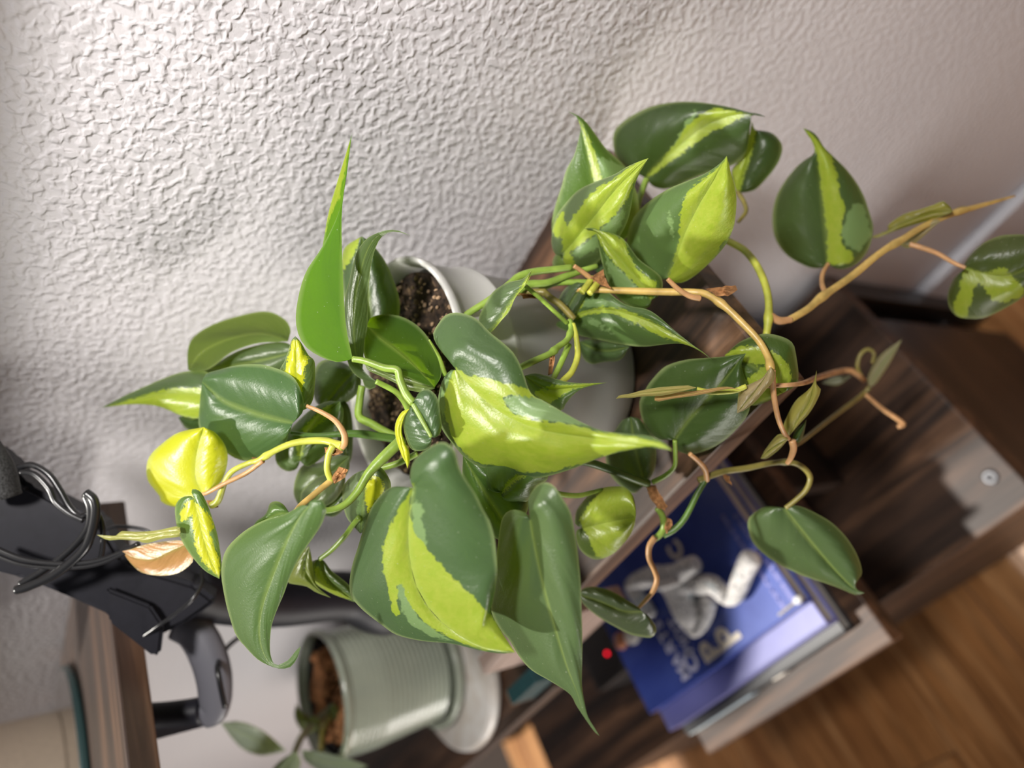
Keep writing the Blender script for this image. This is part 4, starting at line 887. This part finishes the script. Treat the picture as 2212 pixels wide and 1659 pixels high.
# orange and white charm, hub with a red lamp
oc = thing('charm', onz(1350, 1375, ZT), 'small orange and white stone lying on the corner of the blue book', 'stone')
for i, (u, v, m, r) in enumerate(((1342, 1384, simple('orange stone', (.42, .15, .07), .5, var=.3), .0085), (1366, 1372, M['marble'], .0095))):
    bm = bmesh.new(); p = onz(u, v, ZT + r * .62)
    bmesh.ops.create_icosphere(bm, subdivisions=3, radius=r, matrix=Matrix.Translation(p) @ Matrix.Diagonal((1.25, 1, .6, 1)))
    for vv in bm.verts: vv.co += (vv.co - p).normalized() * noise.noise(vv.co * 160) * .0012
    from_bm('stone_half', bm, m, oc, None, True)
hub = thing('power_hub', (-.70, .17, ZG), 'black power hub with a glowing red lamp in the dark behind the books', 'power hub')
pl = onz(1309, 1413, ZG + .085)
box('body', (pl.x - .05, pl.y - .03, ZG + .0002), (pl.x + .03, pl.y + .05, ZG + .083), M['blackmetal'], hub, .004)
a = N('red lamp'); em = a.n('ShaderNodeEmission', ins={0: (1.0, 0.01, 0.03, 1), 1: 3.0}); M['red'] = a.done(em)
lathe('indicator_lamp', [(0, .0022), (.0015, .0018), (.0024, 0), (0, 0)], (pl.x, pl.y, ZG + .083), M['red'], hub, 16)
hub.location = (pl.x, pl.y, ZG)
for ch in hub.children: ch.location = Vector((-.70, .17, ZG)) - hub.location

# white pull cord on the spine edge of the blue book
p0 = onz(1733, 1302, ZT); p1 = onz(1690, 1335, ZT)
cot = thing('cotton_swab', (p0.x, p0.y, ZT), 'white cotton swab lying along the edge of the blue book', 'swab')
p0.y += .003; p1.y += .003
tube('stick', [p0 + Vector((0, 0, .003)), (p0 + p1) / 2 + Vector((0, 0, .0026)), p1 + Vector((0, 0, .002))], .0012, M['page'], cot, 12, 8)
bm = bmesh.new(); bmesh.ops.create_icosphere(bm, subdivisions=3, radius=.0033, matrix=Matrix.Translation(p0 + Vector((0, 0, .0034))) @ Matrix.Diagonal((1.3, 1, 1, 1)))
from_bm('cotton_tip', bm, simple('white cotton', (.8, .8, .8), .9, var=.05), cot, None, True)

# ---------------------------------------------------------------- desk, mirror tray, leather box
ZD = Z(-0.0695)
dk = thing('desk', (-.9, .2, 0), 'dark walnut desk against the wall at the left', 'desk')
XD = -0.487
box('desk_top', (-1.7, .128, ZD - .017), (XD, .330, ZD), M['desk'], dk, .0015)
box('light_stop_strip', (-1.7, .3305, ZD - .017), (-.56, WALLY - .002, ZD), M['desk'], dk, .0015)  # added strip that stops light leaking down behind the desk top
box('sun_block_wing', (-1.7, -.60, ZD - .017), (-.93, .1275, ZD), M['desk'], dk, .0015)  # unseen wing, added to keep the sun off the floor
for px, py in ((-1.66, .34), (-1.66, -.56), (-1.0, -.56)):
    box('leg', (px - .02, py - .02, .0008), (px + .02, py + .02, ZD - .017), M['blackmetal'], dk, .002)
a = N('mirror glass'); M['mirror'] = a.done(a.principled((.72, .72, .70), .06, .5, 1.0))
M['glassedge'] = simple('green glass edge', (.035, .075, .075), .2)
mr = thing('mirror_tray', (-.80, .19, ZD), 'round mirror tray with green glass edge on the desk', 'tray')
lathe('glass_edge', [(0, .0003), (.150, .0003), (.151, .002), (.151, .0055), (.149, .0065), (0, .0065)], (-.80, .19, ZD), M['glassedge'], mr, 96)
lathe('mirror', [(0, .0070), (.1475, .0070), (.1478, .0066), (0, .0066)], (-.80, .19, ZD), M['mirror'], mr, 96, smooth=False)
M['leather'] = simple('cream leather', (.52, .42, .32), .55, var=.08, vs=300, bump=.15)
M['thread'] = simple('brown thread', (.10, .045, .02), .6)
lx = thing('leather_cup', (-.845, .218, ZD), 'round cream leather cup with brown stitching standing on the mirror tray', 'cup')
LC = Vector((-.845, .218, ZD + .0072)); LR = .104
lathe('body', [(0, 0), (LR - .001, 0), (LR, .001), (LR, .17), (LR - .003, .17), (LR - .003, .004), (0, .004)], LC, M['leather'], lx, 96)
a0 = math.atan2(-LC.y, -LC.x) + .28
for sgn in (0,):
    tube('seam', [LC + Vector((math.cos(a0) * (LR + .0003), math.sin(a0) * (LR + .0003), zz)) for zz in (.002, .06, .12, .168)], .0009, M['thread'], lx, 12, 8)
    for k in range(14):
        zz = .006 + k * .0118
        p = LC + Vector((math.cos(a0 + .06) * (LR + .0004), math.sin(a0 + .06) * (LR + .0004), zz + .004)); q2 = LC + Vector((math.cos(a0 + .02) * (LR + .0004), math.sin(a0 + .02) * (LR + .0004), zz))
        tube('stitch', [p, (p + q2) / 2, q2], .0009, M['thread'], lx, 5, 6)

# ---------------------------------------------------------------- clamp arm, its tube and cables
arm = thing('clamp_arm', P(430, 1450, .47), 'matt black padded boom arm clamped to the desk end by the wall', 'lamp arm')
def prism(name, pts, dn, df, mat, bev=.002):
    """a block: outline px, near and far distance"""
    bm = bmesh.new(); a_ = [bm.verts.new(P(u, v, dn if not hasattr(dn, '__len__') else dn[i])) for i, (u, v) in enumerate(pts)]
    th = df
    back = Vector(ray(1106, 830)) ; 
    b_ = [bm.verts.new(v.co + Vector((-.45, .45, -.25)).normalized() * th) for v in a_]
    n = len(pts)
    bm.faces.new(a_[::-1]); bm.faces.new(b_)
    for k in range(n): bm.faces.new((a_[k], a_[(k + 1) % n], b_[(k + 1) % n], b_[k]))
    bmesh.ops.recalc_face_normals(bm, faces=bm.faces)
    bmesh.ops.bevel(bm, geom=bm.edges[:], offset=bev, segments=2, affect='EDGES')
    return from_bm(name, bm, mat, arm)
AO = [(-60,950),(10,990),(60,1050),(160,1100),(215,1125),(260,1200),(330,1235),(420,1262),(470,1300),(400,1350),(350,1372),(300,1396),(235,1332),(130,1285),(40,1250),(-60,1225)]
prism('arm', AO, [.412 + .00008 * u for u, v in AO], .022, M['armblack'], .003)
SPO = [(228,1272),(325,1310),(352,1350),(345,1415),(330,1420),(235,1345)]
prism('shade_plate', SPO, [.404 + .00008 * u for u, v in SPO], .006, M['armblack'], .0015)
M['mesh'] = simple('woven black sleeve', (.03, .03, .03), .6, var=.9, vs=900, bump=1.0)
tube('woven_sleeve', [P(-60, 940, .40), P(-10, 1010, .40), P(12, 1075, .402)], [.009, .009, .008], M['mesh'], arm, 20, 16)
tube('pole', [P(395, 1262, .47), P(480, 1285, .50), P(600, 1296, .54), P(740, 1288, .58), P(860, 1310, .625)] + [Vector((P(900, 1320, .65).x, .335, ZB + .017))], [.020, .020, .0195, .019, .018, .016], M['armblack'], arm, 50, 20)
# grey C clamp
cl = [(385,1345),(420,1365),(447,1410),(463,1470),(462,1530),(440,1545)]
tube('clamp', [P(u, v, .478) for u, v in cl], [.012, .0125, .0125, .012, .011, .009], M['greyplastic'], arm, 40, 16, flat=.7)
tube('clamp_bar', [P(322,1548,.470), P(360,1545,.474), P(400,1540,.477), P(436,1534,.478)], .0085, M['armblack'], arm, 14, 12)
prism('clamp_foot', [(322,1575),(470,1535),(482,1548),(478,1562),(335,1600),(322,1598)], .480, .012, M['greyplastic'], .001)
cb = thing('power_cable', P(200, 1200, .40), 'black power cable looped around the boom arm', 'cable')
def cable(pts, d, r=5):
    ds = d if hasattr(d, '__len__') else [d] * len(pts)
    return tube('cable', [P(u, v, dd) for (u, v), dd in zip(pts, ds)], r * .39 / F, M['cable'], cb, 70, 10)
cable([(40,1010),(70,1005),(105,1025),(130,1060),(150,1095),(172,1115),(192,1110)], .398, 7)
cable([(45,1020),(75,1025),(105,1055),(120,1085),(150,1110),(180,1125)], .396, 6)
cable([(185,1065),(202,1080),(206,1110),(195,1160),(175,1195),(120,1240),(60,1268),(35,1275)], .394, 10)
cable([(185,1070),(195,1100),(190,1140),(160,1180),(110,1222),(45,1262)], .396, 8)
cable([(-20,1180),(40,1205),(90,1215),(150,1218),(210,1212),(260,1195),(300,1175)], .395, 6)
cable([(-20,1195),(40,1218),(100,1226),(170,1226),(225,1215),(280,1190)], .3945, 4.5)
cable([(225,1145),(250,1138),(290,1140),(320,1148),(335,1165)], .42, 4)
cable([(205,1100),(220,1130),(222,1180),(215,1215)], .40, 6)
cable([(435,1232),(436,1260),(415,1295),(380,1325),(345,1350),(310,1375)], [.435,.43,.425,.425,.425,.43], 4.5)
cable([(620,1340),(560,1355),(510,1382),(480,1412),(470,1440),(474,1470),(480,1500),(486,1528)], [.62,.58,.53,.49,.465,.46,.46,.462], 7)
cable([(700,1239),(730,1236),(765,1238)], [.60,.60,.60], 4)
